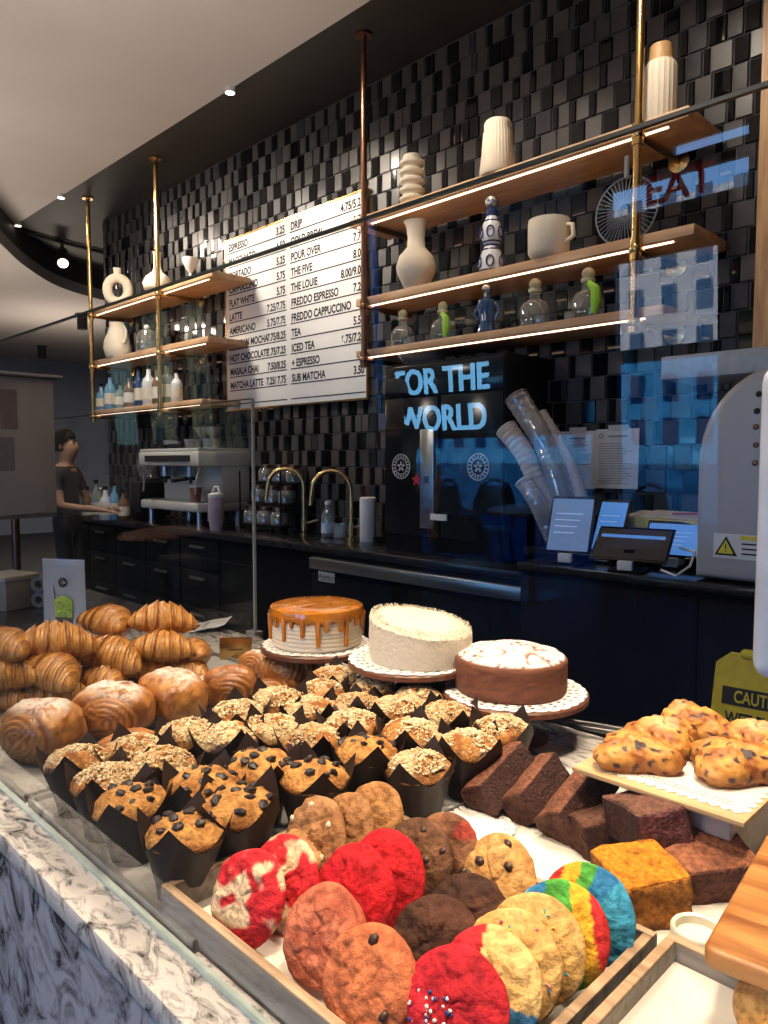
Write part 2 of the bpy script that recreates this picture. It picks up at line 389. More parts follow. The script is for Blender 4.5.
# ================================================================ BACK BAR
m_black = mat('black laminate', (.005, .005, .006), .7, var=.2, scale=6, spec=.1)
m_btop = mat('black stone worktop', (.02, .02, .022), .18, var=.3, scale=25)
m_steel = mat('brushed steel', (.55, .55, .56), .3, metal=1, var=.06, scale=20)
m_brass = mat('aged brass', (.62, .40, .16), .26, metal=1, var=.15, scale=14)
m_bronze = mat('dark bronze', (.25, .13, .08), .3, metal=1, var=.15, scale=14)
m_cream = mat('matt cream ceramic', (.78, .68, .52), .65, var=.05, scale=8)
m_ceram = mat('glazed white ceramic', (.75, .73, .68), .25, var=.04, scale=8)
m_wpl = mat('white plastic', (.72, .72, .70), .4, var=.04)
m_paper = mat('white paper', (.78, .77, .74), .8, var=.04)
m_ink = mat('black ink', (.015, .015, .016), .7)
m_rub = mat('black rubber', (.012, .012, .012), .6)
BT = .975; BF = 2.95
def bar(px, py):
    d = ray(px, py); p = az(px, py, BT); y = min(p.y, 3.33); return Vector((d.x / d.y * y, y, BT))
cab = thing('bar_cabinet', 'long black bar cabinet with drawers under the tiled wall', 'cabinet', (-4.75, BF, 0))
fx0 = ay(314, 560, BF).x; fx1 = -1.93
MB().box(-2.75, fx0 + 4.75, .03, .53, .08, BT - .045).box(-2.75, fx0 + 4.75, .06, .5, 0, .08).build('carcass', m_black, cab, smooth=False)
for i in range(5):
    x = -2.70 + i * .56
    for (z0, z1) in ((.68, .90), (.40, .66), (.12, .38)):
        d = MB().box(x, x + .53, .005, .03, z0, z1, bevel=.003).build('drawer', m_black, cab)
        MB().box(x + .16, x + .37, -.02, -.005, z1 - .06, z1 - .04, bevel=.003).box(x + .17, x + .185, -.006, .006, z1 - .055, z1 - .045).box(x + .345, x + .36, -.006, .006, z1 - .055, z1 - .045).build('handle', m_steel, d)
tag(MB().box(-7.55, -1.93, BF - .02, WY - .015, BT - .044, BT, bevel=.004).build('bar_worktop', m_btop), 'black stone worktop running along the tiled wall', 'worktop')
# under-counter fridge with steel lip and badge
fr = thing('undercounter_fridge', 'black undercounter fridge with a steel lip below the worktop', 'fridge', ((fx0 + fx1) / 2, BF, 0)); hw = (fx1 - fx0) / 2 - .01
for s in (-1, 1):
    dd = MB().box(-hw if s < 0 else .01, -.01 if s < 0 else hw, -.03, -.001, .12, .80, bevel=.006).build('door', m_black, fr)
    MB().box(-.09 if s < 0 else .05, -.05 if s < 0 else .09, -.045, -.03, .45, .70, bevel=.004).build('handle', m_rub, dd)
MB().box(-hw, hw, .0, .5, .0, .92).build('carcass', m_black, fr, smooth=False)
MB().box(-hw, hw, -.05, -.001, .835, .905, bevel=.006).build('steel_lip', m_steel, fr)
bx = ay(327, 577, BF - .03); lb = MB(); lb.box(-.075, .075, -.004, 0, -.03, .03, 0)
text_mesh(lb, 'Avantco', .042, T(0, -.0055, -.012, PI / 2), 1, 'CENTER', offset=.0006); lb.box(-.06, .06, -.0055, -.004, -.022, -.018, 1)
lb.build('badge', [m_wpl, m_ink], fr, smooth=False, loc=(bx.x - (fx0 + fx1) / 2, -.031, bx.z))
# point-of-sale cabinet
PT = 1.05; PF = 2.75
pc = thing('till_cabinet', 'tall black till cabinet carrying the tablets', 'cabinet', (-1.1, PF, 0))
MB().box(-.80, .80, .02, .60, 0, PT - .035).build('carcass', m_black, pc, smooth=False)
MB().box(-.81, .81, 0, .62, PT - .035, PT, bevel=.005).build('top', m_btop, pc)
for x0, x1 in ((-.785, -.002), (.002, .785)): MB().box(x0, x1, .006, .02, .1, PT - .06, bevel=.003).build('door', m_black, pc)
# ---------------------------------------------------------------- shelves
m_shelf = wood_mat('oak shelf', (.50, .28, .14), (.68, .42, .22), 4, .5, axis=0)
m_led = mat('warm led strip', (1, .85, .6), .5, emit=(1, .68, .45), estr=4)
m_led2 = mat('soft led strip', (1, .85, .6), .5, emit=(1, .68, .45), estr=3.5)
SH = {}
def shelf(key, x0, x1, ztop, label, y0=3.10, th=.045, led=m_led):
    t = thing('wall_shelf', label, 'shelf', ((x0 + x1) / 2, y0, ztop - th)); w = (x1 - x0) / 2
    MB().box(-w, w, 0, .35, 0, th, bevel=.003).build('board', m_shelf, t)
    MB().box(-w + .04, w - .1, .030, .040, -.006, 0).build('led_strip', led, t, smooth=False)
    SH[key] = ztop
xa, xb = -3.40, -1.335
shelf('r1', xa, xb, 2.955, 'top oak shelf of the right-hand bar unit, tan-capped bottle at its end')
shelf('r2', xa + .06, -1.30, 2.475, 'middle oak shelf of the right-hand bar unit, holding the striped decanter')
shelf('r3', xa + .06, -1.42, 2.165, 'lowest oak shelf of the right-hand bar unit, lined with clear bottles', th=.04)
shelf('l1', -7.07, -4.93, 2.935, 'top oak shelf of the left-hand bar unit, under the ring vase')
shelf('l2', -7.09, -5.0, 2.455, 'middle oak shelf of the left-hand bar unit, holding the handled cream vase')
shelf('l3', -7.12, -5.1, 1.985, 'lowest oak shelf of the left-hand bar unit, crowded with spirit bottles', th=.04, led=m_led2)
rods = [(-7.0, 1.98, 'brass ceiling rod at the far left end of the left shelf unit'), (ay(159, 300, 3.08).x, 1.98, 'brass ceiling rod in the middle of the left shelf unit'),
        (ay(365, 250, 3.08).x, 2.13, 'bronze ceiling rod beside the menu board'), (ay(638, 180, 3.08).x, 2.13, 'thick brass ceiling rod near the right end of the shelves')]
for i, (x, zb, lab) in enumerate(rods):
    t = thing('shelf_rod', lab, 'rod', (x, 3.072, zb), group='ceiling rods of the bar shelves'); mm = m_bronze if i == 2 else m_brass
    MB().tube([(0, 0, -.02), (0, 0, CZ + .01 - zb)], .019, 14).build('pole', mm, t)
    MB().lathe([(.05, CZ - zb), (.05, CZ + .015 - zb)], 20).build('ceiling_flange', mm, t)
    zl = [SH['l1'], SH['l2'], SH['l3']] if i < 2 else [SH['r1'], SH['r2'], SH['r3']]
    for zt in zl:
        z = zt - .065 - zb
        MB().ball((0, 0, z), .03, (1, 1, 1.1)).tube([(0, 0, z - .045), (0, 0, z + .045)], .025, 14).build('joint', mm, t)
        a = MB().tube([(0, 0, z), (0, WY - 3.072 - .02, z)], .016, 12).build('wall_arm', mm, t)
        MB().lathe([(.05, 0), (.05, .012), (.02, .02)], 20, M=T(0, WY - 3.072 - .012, z, PI / 2)).build('wall_flange', mm, a)
# ---------------------------------------------------------------- menu board
p0 = ay(226, 242, 3.47); p1 = ay(367, 195, 3.47); bx0, bx1, bz1, bz0 = p0.x, p1.x, 3.285, 1.925
mb_ = thing('menu_board', 'large white menu board with black ruled lettering on the tiled wall', 'menu board', ((bx0 + bx1) / 2, 3.475, bz0)); W2 = (bx1 - bx0) / 2; HB = bz1 - bz0
MB().box(-W2, W2, -.012, .012, 0, HB, bevel=.003).build('panel', mat('white menu panel', (.85, .84, .82), .45, var=.03, scale=3), mb_)
f_ = MB()
for a in ((-W2 - .012, -W2, 0, HB), (W2, W2 + .012, 0, HB), (-W2 - .012, W2 + .012, -.012, 0), (-W2 - .012, W2 + .012, HB, HB + .012)): f_.box(a[0], a[1], -.016, .012, a[2], a[3])
f_.build('frame', m_brass, mb_, smooth=False)
tx = MB(); rows = [('ESPRESSO', '3.25', 'DRIP', '4.75/5.25'), ('MACCHIATO', '4.50', 'COLD BREW', '5.75'), ('CORTADO', '5.25', 'POUR OVER', '7.75'), ('CAPPUCCINO', '5.75', 'THE FIVE', '8.00'),
    ('FLAT WHITE', '5.75', 'THE LOUIE', '8.00/9.00'), ('LATTE', '7.25/7.75', 'FREDDO ESPRESSO', '7.25'), ('AMERICANO', '5.75/7.75', 'FREDDO CAPPUCCINO', ''), ('MEXICAN MOCHA', '7.75/8.25', 'TEA', '5.50'),
    ('HOT CHOCOLATE', '6.75/7.25', 'ICED TEA', '6.75/7.25'), ('MASALA CHAI', '7.50/8.25', '+ ESPRESSO', ''), ('MATCHA LATTE', '7.25/ 7.75', 'SUB MATCHA', '3.50')]
rh = HB / 12.3; ts = .078
for i, (a, b2, c, d) in enumerate(rows + [('', '', '', '')]):
    zb = HB - rh * (i + 1) + .01
    for s, xx, al in ((a, -W2 + .05, 'LEFT'), (b2, -.04, 'RIGHT'), (c, .03, 'LEFT'), (d, W2 - .02, 'RIGHT')):
        if s: text_mesh(tx, s, ts, T(xx, -.0135, zb + .012, PI / 2), 0, al, offset=.0026, sx=.80)
    tx.box(-W2 + .04, -.03, -.014, -.012, zb - .008, zb); tx.box(.02, W2 - .01, -.014, -.012, zb - .008, zb)
tx.build('lettering', m_ink, mb_, smooth=False)
# ---------------------------------------------------------------- vases and bottles on the shelves
YS = 3.17
def fit(t, px, ytop, key, h0, y=3.17):
    k = (ay(px, ytop, y).z - SH[key]) / h0; t.scale = (k, k, k); return t
def on(px, y, key):
    d = ray(px, 300); return Vector((d.x / d.y * y, y, SH[key]))
def lathe_thing(name, prof, m, loc, label, cat, n=28, fn=None, group=None):
    o = MB().lathe(prof, n, fn=fn).build(name, m, loc=loc); return tag(o, label, cat, group)
wavy = [(.055, 0)] + [(.058 + .012 * math.sin(i * PI / 2.0 - .8), .008 + i * .0115) for i in range(21)] + [(.045, .25), (.03, .25)]
lathe_thing('wavy_vase', wavy, m_cream, on(412, YS, 'r1'), 'cream vase of stacked wavy rings on the top right shelf', 'vase')
lathe_thing('ribbed_vase', [(.075, 0), (.082, .01), (.072, .10), (.066, .19), (.06, .20), (.062, .23), (.055, .245), (.045, .245)], m_cream, on(496, YS, 'r1'), 'tapering cream vase with fine vertical ribs on the top right shelf', 'vase', 60,
            fn=lambda p, a: Vector((p.x * (1 + .02 * math.cos(30 * a)), p.y * (1 + .02 * math.cos(30 * a)), p.z)))
t = thing('capped_bottle', 'cream ribbed bottle with a tan cap at the right end of the top shelf', 'bottle', on(655, 3.17, 'r1'))
MB().lathe([(.058, 0), (.062, .01), (.062, .205), (.055, .22), (.05, .225)], 40, fn=lambda p, a: Vector((p.x * (1 + .025 * math.cos(20 * a)), p.y * (1 + .025 * math.cos(20 * a)), p.z))).build('body', m_cream, t)
MB().lathe([(.05, .222), (.046, .25), (.044, .285), (.036, .292), (0, .292)], 28).build('cap', mat('tan wood cap', (.50, .30, .13), .5), t)
def vase_handles(name, loc, label):
    t = thing(name, label, 'vase', loc)
    MB().lathe([(.05, 0), (.06, .01), (.095, .08), (.10, .11), (.085, .16), (.045, .205), (.042, .25), (.05, .31), (.062, .33), (.055, .325), (.035, .30)], 32).build('body', m_cream, t)
    return t
vase_handles('long_necked_vase', on(416, YS, 'r2'), 'cream long-necked vase with a round belly on the middle right shelf')
t = thing('decanter', 'white and navy painted decanter with a silver ball stopper', 'decanter', on(491, YS, 'r2'))
m_deco = mat('white painted glaze', (.78, .78, .78), .2); m_navy = mat('navy glaze', (.02, .03, .12), .25)
MB().lathe([(.05, 0), (.062, .01), (.064, .06), (.05, .11), (.037, .135), (.05, .165), (.056, .20), (.045, .25), (.026, .29), (.022, .32)], 32).build('body', m_deco, t)
pt = MB()
for zc, rr in ((.05, .066), (.20, .058)):
    for k in range(6):
        a = k * PI / 3; cx, cy = rr * math.cos(a), rr * math.sin(a); t1 = Vector((-math.sin(a), math.cos(a), 0))
        pt.tube([Vector((cx, cy, zc)) + t1 * (.019 * math.cos(q)) + Vector((0, 0, .028 * math.sin(q))) - Vector((cx, cy, 0)) * (.10 * abs(math.cos(q)) if False else 0) for q in [j * PI / 5 for j in range(11)]], .004, 6)
for zc, rr in ((.008, .062), (.115, .05), (.137, .04), (.155, .048), (.262, .041)): pt.lathe([(rr, zc - .004), (rr + .002, zc), (rr, zc + .004)], 32, cap=False)
pt.build('painted_pattern', m_navy, t)
MB().lathe([(.026, .285), (.03, .295), (.028, .325), (.022, .33)], 24).build('collar', m_navy, t)
MB().ball((0, 0, .362), .036, sub=3).build('stopper', m_steel, t)
t = thing('mug', 'round cream mug on the middle right shelf', 'mug', on(548, YS, 'r2'))
MB().lathe([(.04, 0), (.066, .010), (.076, .025), (.078, .13), (.076, .145), (.069, .145), (.069, .03), (0, .02)], 32).build('cup', m_cream, t)
MB().tube([(.073, 0, .115), (.10, 0, .11), (.103, 0, .07), (.075, 0, .055)], .009, 10).build('handle', m_cream, t)
t = thing('wire_sculpture', 'dark wire wheel sculpture of radiating spokes on the middle right shelf', 'sculpture', on(624, 3.22, 'r2'))
wm = MB(); R_ = .15
wm.tube([(R_ * math.cos(a * PI / 16), 0, .16 + R_ * math.sin(a * PI / 16)) for a in range(33)], .004, 6)
for k in range(44):
    a = k * 2 * PI / 44; wm.tube([(.03 * math.cos(a), -.012, .16 + .03 * math.sin(a)), (R_ * math.cos(a), 0, .16 + R_ * math.sin(a))], .0018, 5)
wm.build('spokes', mat('pale blue grey wire', (.22, .27, .33), .4, metal=.4), t)
MB().lathe([(.045, 0), (.045, .012), (.012, .016)], 20).build('foot', m_black, t)
MB().tube([(0, 0, .305), (0, 0, .40)], .012, 12).build('stem', mat('pale grey stem', (.4, .42, .45), .4), t)
m_clear = glass_mat('clear bottle glass', (.90, .94, .93), 2.2, f0=.06, milk=.10, milkcol=(.75, .78, .72))
m_cork = mat('pale cork', (.55, .50, .30), .7)
m_lime = mat('lime green ribbon', (.30, .62, .04), .5)
def squat_bottle(px, y, label, ribbon=False, proto=None):
    t = thing('tequila_bottle', label, 'bottle', on(px, y, 'r3'), group='clear bottles on the lowest right shelf')
    MB().lathe([(.055, 0), (.066, .008), (.068, .075), (.05, .105), (.026, .118), (.024, .145), (.03, .15)], 28).build('body', m_clear, t)
    MB().lathe([(.026, .148), (.03, .152), (.03, .165)], 24).build('collar', m_cork, t)
    MB().ball((0, 0, .185), .028, sub=2).build('stopper', m_cork, t)
    if ribbon:
        MB().tube([(.02, -.03, .14), (.055, -.04, .11), (.062, -.045, .06), (.055, -.05, .01)], [.012, .02, .022, .012], 8).build('ribbon', m_lime, t)
squat_bottle(403, 3.17, 'clear round bottle with a pale stopper, nearest the bronze rod')
squat_bottle(443, 3.17, 'clear round bottle with a lime green ribbon, beside the blue figure bottle', True)
squat_bottle(535, 3.17, 'clear round bottle with a pale stopper, right of the blue figure bottle')
squat_bottle(588, 3.17, 'clear round bottle with a lime green ribbon at the right end of its row', True)
t = thing('figure_bottle', 'slender dark blue bottle shaped like a figure on the lowest right shelf', 'bottle', on(487, 3.17, 'r3'))
mb1 = mat('deep blue glass', (.02, .06, .16), .1, coat=.5)
MB().lathe([(.045, 0), (.05, .01), (.035, .06), (.05, .13), (.045, .16), (.018, .18), (.018, .20)], 24).build('body', mb1, t)
MB().ball((0, 0, .222), .027, sub=2).build('stopper', m_steel, t)
for sgn in (-1, 1): MB().tube([(sgn * .045, 0, .15), (sgn * .075, 0, .11), (sgn * .05, 0, .07)], .009, 8).build('arm', mb1, t)
# left unit
t = thing('ring_vase', 'cream ring-shaped vase with an open centre on the top left shelf', 'vase', on(118, YS, 'l1'), rot=(0, 0, .95))
rg = MB(); rg.tube([(.105 * math.cos(a * PI / 16 + PI / 2), 0, .155 + .125 * math.sin(a * PI / 16 + PI / 2)) for a in range(33)], [.05] * 33, 16, cap=False)
rg.lathe([(.04, .29), (.038, .33), (.042, .38), (.03, .38)], 20); rg.build('body', m_cream, t)
lathe_thing('bottle_vase', [(.09, 0), (.115, .02), (.125, .07), (.10, .12), (.045, .165), (.032, .20), (.03, .30), (.038, .33), (.025, .33)], m_cream, on(158, YS, 'l1'), 'cream round vase with a narrow neck behind the middle brass rod', 'vase')
lathe_thing('goblet', [(.06, 0), (.055, .01), (.018, .03), (.016, .09), (.05, .13), (.085, .2), (.09, .25), (.084, .25), (.05, .14)], m_ceram, on(191, YS, 'l1'), 'white flared goblet at the right end of the top left shelf', 'goblet')
t = thing('handled_vase', 'cream bulging vase with a looped opening on the middle left shelf', 'vase', on(116, YS, 'l2'), rot=(0, 0, 1.0))
MB().lathe([(.10, 0), (.12, .02), (.135, .1), (.125, .18), (.085, .27), (.07, .33), (.075, .36), (.055, .36)], 32).build('body', m_cream, t)
MB().tube([(.07, -.02, .33), (.10, -.08, .27), (.10, -.1, .2), (.08, -.11, .14)], .014, 10).build('handle', m_cream, t)
t = thing('glass_pitcher', 'clear glass dome with a pale knob on the middle left shelf', 'glass dome', on(146, YS, 'l2'))
MB().lathe([(.11, 0), (.115, .01), (.11, .15), (.08, .22), (.02, .25)], 28).build('dome', m_clear, t)
MB().ball((0, 0, .265), .03).build('knob', m_ceram, t)
m_bblue = mat('pale blue glass bottle', (.12, .30, .48), .1, coat=.5); m_bgreen = mat('grey green glass bottle', (.18, .23, .2), .12, coat=.5)
m_bwh = mat('white glass bottle', (.6, .62, .62), .15); m_bbr = mat('amber glass bottle', (.16, .08, .03), .1, coat=.5); m_lab = mat('cream bottle label', (.65, .6, .5), .7)
def bottle(px, y, key, m, hgt, r, label, cap=m_black, group='spirit bottles on the lowest left shelf', loc=None):
    t = thing('spirit_bottle', label, 'bottle', loc if loc is not None else on(px, y, key), group=group)
    MB().lathe([(r * .9, 0), (r, .008), (r, hgt * .55), (r * .8, hgt * .65), (r * .34, hgt * .75), (r * .32, hgt * .93)], 22).build('body', m, t)
    MB().lathe([(r * 1.02, hgt * .15), (r * 1.02, hgt * .45)], 22, cap=False).build('paper_label', m_lab, t)
    MB().lathe([(r * .38, hgt * .90), (r * .38, hgt)], 16).build('cap', cap, t)
for px, m, hg, r, lab in ((99, m_bblue, .26, .05, 'pale blue spirit bottle beside the left brass rod'), (108, m_bblue, .34, .055, 'tall pale blue spirit bottle, second from the left rod'), (118, m_bgreen, .24, .05, 'short grey-green spirit bottle between two blue ones'),
                          (127, m_bbr, .30, .048, 'amber spirit bottle in the middle of the left row'), (137, mb1, .36, .042, 'dark blue slim spirit bottle before the white one'), (147, m_bwh, .35, .06, 'white spirit bottle on the lowest left shelf'),
                          (156, m_bbr, .33, .05, 'amber spirit bottle just left of the middle rod'), (166, m_bgreen, .35, .06, 'wide grey-green spirit bottle right of the middle rod'), (175, m_bwh, .27, .05, 'small pale spirit bottle at the right end of the left row')):
    bottle(px, 3.17, 'l3', m, hg, r, lab)
# ---------------------------------------------------------------- espresso machine
m_esp = mat('white enamel', (.62, .61, .57), .3, var=.03, scale=3)
EX, EY = -5.45, 2.98
es = thing('espresso_machine', 'white two-group espresso machine on the bar below the left shelves', 'espresso machine', (EX, EY, BT), rot=(0, 0, 0))
MB().box(-.46, .46, .0, .48, .13, .20, bevel=.012).build('drip_tray_base', m_esp, es)
MB().box(-.44, .44, .02, .20, .20, .206).build('drip_grate', m_steel, es, smooth=False)
MB().box(-.46, .46, .22, .48, .20, .50, bevel=.012).build('body', m_esp, es)
MB().box(-.48, .48, .0, .49, .485, .60, bevel=.015).build('head', m_esp, es)
MB().box(-.36, .36, -.006, 0.004, .52, .57).build('control_panel', m_rub, es, smooth=False)
rl = MB()
for a in ((-.47, .47, .01, .02), (-.47, .47, .47, .48), (-.47, -.46, .01, .48), (.46, .47, .01, .48)): rl.box(a[0], a[1], a[2], a[3], .60, .625, bevel=.003)
rl.build('cup_rail', m_esp, es)
for x in (-.38, .38):
    for y in (.06, .42): MB().lathe([(.03, 0), (.025, .02), (.022, .13)], 16, M=T(x, y, 0)).build('leg', m_steel, es)
for x in (-.22, .18):
    g_ = MB().lathe([(.045, .40), (.045, .485)], 20, M=T(x, .11, 0)).build('group_head', m_steel, es)
    MB().lathe([(.04, .372), (.04, .40)], 20, M=T(x, .11, 0)).tube([(x, .08, .385), (x, -.06, .37)], .016, 10).tube([(x, .11, .372), (x, .11, .345)], .012, 8).build('portafilter', m_rub, g_)
for x in (-.42, .42): MB().tube([(x, .06, .485), (x, .02, .40), (x + .01, .0, .27)], .008, 8).build('steam_wand', m_steel, es)
m_cup = glass_mat('cup glass', (.86, .88, .88), 2.5, f0=.07, milk=.15)
cp = thing('glass_tumbler', 'clear tumbler on the espresso machine', 'tumbler', (0, 0, 0))
MB().lathe([(.03, 0), (.036, .005), (.042, .10), (.039, .10), (.03, .01)], 18).build('cup', m_cup, cp)
P_cup = Proto(cp); names = ['far left of the machine top', 'left half of the machine top', 'middle of the machine top', 'right of centre on the machine top', 'right half of the machine top', 'far right of the machine top']
for i, x in enumerate((-.38, -.24, -.06, .1, .24, .38)): P_cup.put((EX + x, EY + (.15 if i % 2 else .3), BT + .60), label='clear glass tumbler at the ' + names[i] if 'middle' in names[i] or 'far' in names[i] else 'clear glass tumbler, ' + names[i], group='tumblers on the espresso machine')
dk = thing('espresso_cup', 'small black espresso cup', 'cup', (0, 0, 0))
MB().lathe([(.022, 0), (.03, .01), (.036, .06), (.033, .06), (.02, .01)], 16).build('bowl', m_rub, dk); MB().tube([(.033, 0, .05), (.055, 0, .045), (.05, 0, .02), (.03, 0, .018)], .005, 6).build('handle', m_rub, dk)
P_dk = Proto(dk)
for i in range(6): P_dk.put((EX - .36 + i * .075, EY + .09 + .03 * (i % 2), BT + .60), rot=(0, 0, i * .7), label=('black espresso cup in the cluster on the espresso machine, %s from the left' % ['first', 'second', 'third', 'fourth', 'fifth', 'sixth'][i]), group='black cups on the espresso machine')
gb = thing('coupe_glass', 'v-shaped glass', 'glass', (0, 0, 0))
MB().lathe([(.045, 0), (.04, .006), (.008, .012), (.008, .09), (.03, .12), (.085, .21), (.082, .21), (.02, .115)], 20).build('bowl', m_cup, gb)
P_gb = Proto(gb)
for x, lab in ((-.10, 'left of the two v-shaped glasses standing on the espresso machine'), (.06, 'right of the two v-shaped glasses standing on the espresso machine')): P_gb.put((EX + x, EY + .40, BT + .60), label=lab, group='v-shaped glasses on the machine')
q = Vector((EX + .27, EY + .10, BT + .206)); pcp = thing('paper_cup', 'brick red paper cup under the espresso group head', 'cup', q)
MB().lathe([(.035, 0), (.05, .115), (.046, .115), (.033, .01)], 22).build('cup', mat('brick red card', (.33, .13, .10), .7), pcp)
MB().lathe([(.0512, .113), (.0512, .122), (.045, .122)], 22, cap=False).build('rim', m_paper, pcp)
# things along the bar
gx = az(150, 523, BT); t = thing('coffee_grinder', 'small dark grinder left of the espresso machine', 'grinder', (-6.2, 3.2, BT))
MB().box(-.10, .10, -.12, .12, 0, .34, bevel=.015).build('body', m_black, t); MB().lathe([(.05, .34), (.09, .46), (.09, .54)], 20).build('hopper', m_cup, t); MB().lathe([(.092, .54), (.092, .555), (.02, .565)], 20).build('lid', m_rub, t)
t = thing('lilac_tumbler', 'lilac insulated tumbler with a handle beside the espresso machine', 'tumbler', Vector((-4.86, 3.06, BT)))
m_lil = mat('lilac enamel', (.46, .36, .42), .4)
MB().lathe([(.045, 0), (.048, .01), (.058, .14), (.06, .25), (.055, .255)], 24).build('body', m_lil, t); MB().lathe([(.061, .25), (.061, .275), (.03, .285), (0, .285)], 24).build('lid', m_wpl, t)
MB().tube([(-.055, 0, .19), (-.10, 0, .18), (-.10, 0, .07), (-.052, 0, .05)], .011, 10).build('handle', m_lil, t); MB().tube([(-.05, 0, .285), (-.02, 0, .33), (.03, 0, .33), (.05, 0, .285)], .008, 8).build('carry_loop', m_wpl, t)
# jar rack
rk = thing('jar_rack', 'black stepped rack holding glass jars beside the faucets', 'rack', (-4.50, 3.36, BT))
r_ = MB()
for k in range(3): r_.box(-.26, .26, -.16 + k * .07, -.05 + k * .07, .04 + k * .155, .055 + k * .155, bevel=.003)
for x in (-.255, .255):
    for y in (-.155, .095): r_.tube([(x, y, 0), (x, y, .45)], .006, 8)
r_.build('frame', m_black, rk)
jr = thing('storage_jar', 'jar', 'jar', (0, 0, 0))
MB().lathe([(.05, 0), (.06, .01), (.062, .075), (.05, .095), (.045, .10)], 22).build('glass', m_cup, jr)
MB().lathe([(.05, .004), (.056, .012), (.056, .05), (0, .055)], 20).build('contents', mat('dark dried tea', (.10, .07, .05), .9, var=.5, scale=120), jr)
MB().lathe([(.05, .098), (.05, .125), (.02, .13), (0, .13)], 22).build('lid', m_bronze, jr)
P_jr = Proto(jr)
for k, lv in enumerate(('bottom', 'middle', 'top')):
    for i, ps in enumerate(('left', 'centre', 'right')):
        P_jr.put((-4.50 - .17 + i * .17, 3.36 - .105 + k * .07, BT + .055 + k * .155), label='glass jar with a bronze lid, %s row of the black rack, %s' % (lv, 'in the centre' if ps == 'centre' else 'on the ' + ps), group='jars in the black rack', scale=1.05)
def faucet(px, py, label, hh, reach):
    t = thing('gooseneck_faucet', label, 'faucet', bar(px, py))
    MB().lathe([(.035, 0), (.035, .012), (.02, .02)], 20).build('base', m_brass, t)
    pts = [(0, 0, .015), (0, 0, hh)] + [(-reach / 2 + reach / 2 * math.cos(a * PI / 10), 0, hh + reach / 2 * math.sin(a * PI / 10)) for a in range(1, 11)] + [(-reach - .012, 0, hh - .1)]
    MB().tube(pts, .016, 12).build('spout', m_brass, t)
    h_ = MB().lathe([(.024, .03), (.024, .11)], 18).build('valve', m_brass, t)
    MB().tube([(.02, 0, .085), (.05, -.02, .09), (.10, -.04, .105)], .008, 8).build('lever', m_steel, h_)
    t.rotation_euler = (0, 0, .75)
faucet(304, 527, 'brass gooseneck faucet in front of the jar rack', .34, .26)
faucet(351, 529, 'brass gooseneck faucet beside the white cylinder', .33, .26)
t = thing('water_bottle', 'clear plastic water bottle behind the right faucet', 'bottle', bar(328, 525))
MB().lathe([(.04, 0), (.046, .01), (.044, .08), (.047, .15), (.02, .21), (.018, .235)], 22).build('body', m_cup, t); MB().lathe([(.022, .225), (.022, .25), (0, .25)], 16).build('cap', m_wpl, t)
MB().lathe([(.0475, .03), (.0475, .10)], 22, cap=False).build('paper_label', mat('pale blue label', (.4, .5, .6), .6), t)
t = thing('water_glass', 'short clear glass beside the water bottle', 'glass', bar(340, 529)); MB().lathe([(.035, 0), (.04, .005), (.047, .10), (.043, .10), (.034, .01)], 20).build('cup', m_cup, t)
t = thing('white_canister', 'tall white cylinder canister between the faucet and the dark tower', 'canister', bar(368, 531))
MB().lathe([(.05, 0), (.054, .006), (.054, .245)], 26).build('body', m_wpl, t); MB().lathe([(.055, .245), (.055, .285), (.048, .29), (0, .29)], 26).build('lid', m_ceram, t)
tag(MB().lathe([(.10, 0), (.14, .02), (.145, .03), (.10, .012)], 28).build('dark_plate', m_black, loc=az(395, 543, BT)), 'shallow dark dish on the worktop in front of the dark tower', 'dish')
# sink
tag(MB().box(-.25, .25, -.16, .16, 0, .004, bevel=.002).build('sink', mat('black sink', (.006, .006, .007), .2), loc=(-4.05, 3.2, BT)), 'black sink basin set in the worktop between the faucets', 'sink')
# ---------------------------------------------------------------- dark brewing tower
TX0, TX1, TY = -3.09, -2.23, 3.10; tw = (TX1 - TX0) / 2
bt_ = thing('brewing_tower', 'tall glossy black brewing tower with round emblems on the worktop', 'brewer', ((TX0 + TX1) / 2, TY, BT))
m_gb = mat('gloss black panel', (.008, .009, .012), .15)
MB().box(-tw, tw, 0, .385, 0, 1.075, bevel=.006).build('housing', m_black, bt_)
MB().box(-tw + .01, -.012, -.012, 0, .10, .88, bevel=.004).build('door', m_gb, bt_); MB().box(.012, tw - .01, -.012, 0, .10, .88, bevel=.004).build('door', m_gb, bt_)
MB().box(-tw + .01, tw - .01, -.012, 0, .89, 1.06, bevel=.004).build('header_panel', m_gb, bt_)
pxx = ay(430, 480, TY).x - (TX0 + TX1) / 2
sp_ = MB().box(pxx - .05, pxx + .05, -.03, -.012, .15, .70, bevel=.004).build('silver_handle_panel', m_steel, bt_)
MB().box(pxx - .016, pxx + .016, -.034, -.03, .40, .44).build('keypad', m_rub, sp_, smooth=False)
st = []; 
for i in range(10): rr = .04 if i % 2 == 0 else .018; st.append((rr * math.sin(i * PI / 5), rr * math.cos(i * PI / 5)))
MB().prism(st, 0, .006, M=T(pxx - .07, -.03, .42, PI / 2)).build('red_star_tag', mat('red plastic', (.6, .03, .03), .4), sp_, smooth=False)
MB().box(pxx + .03, pxx + .15, -.032, -.026, .20, .235).build('white_sticker', m_wpl, bt_, smooth=False)
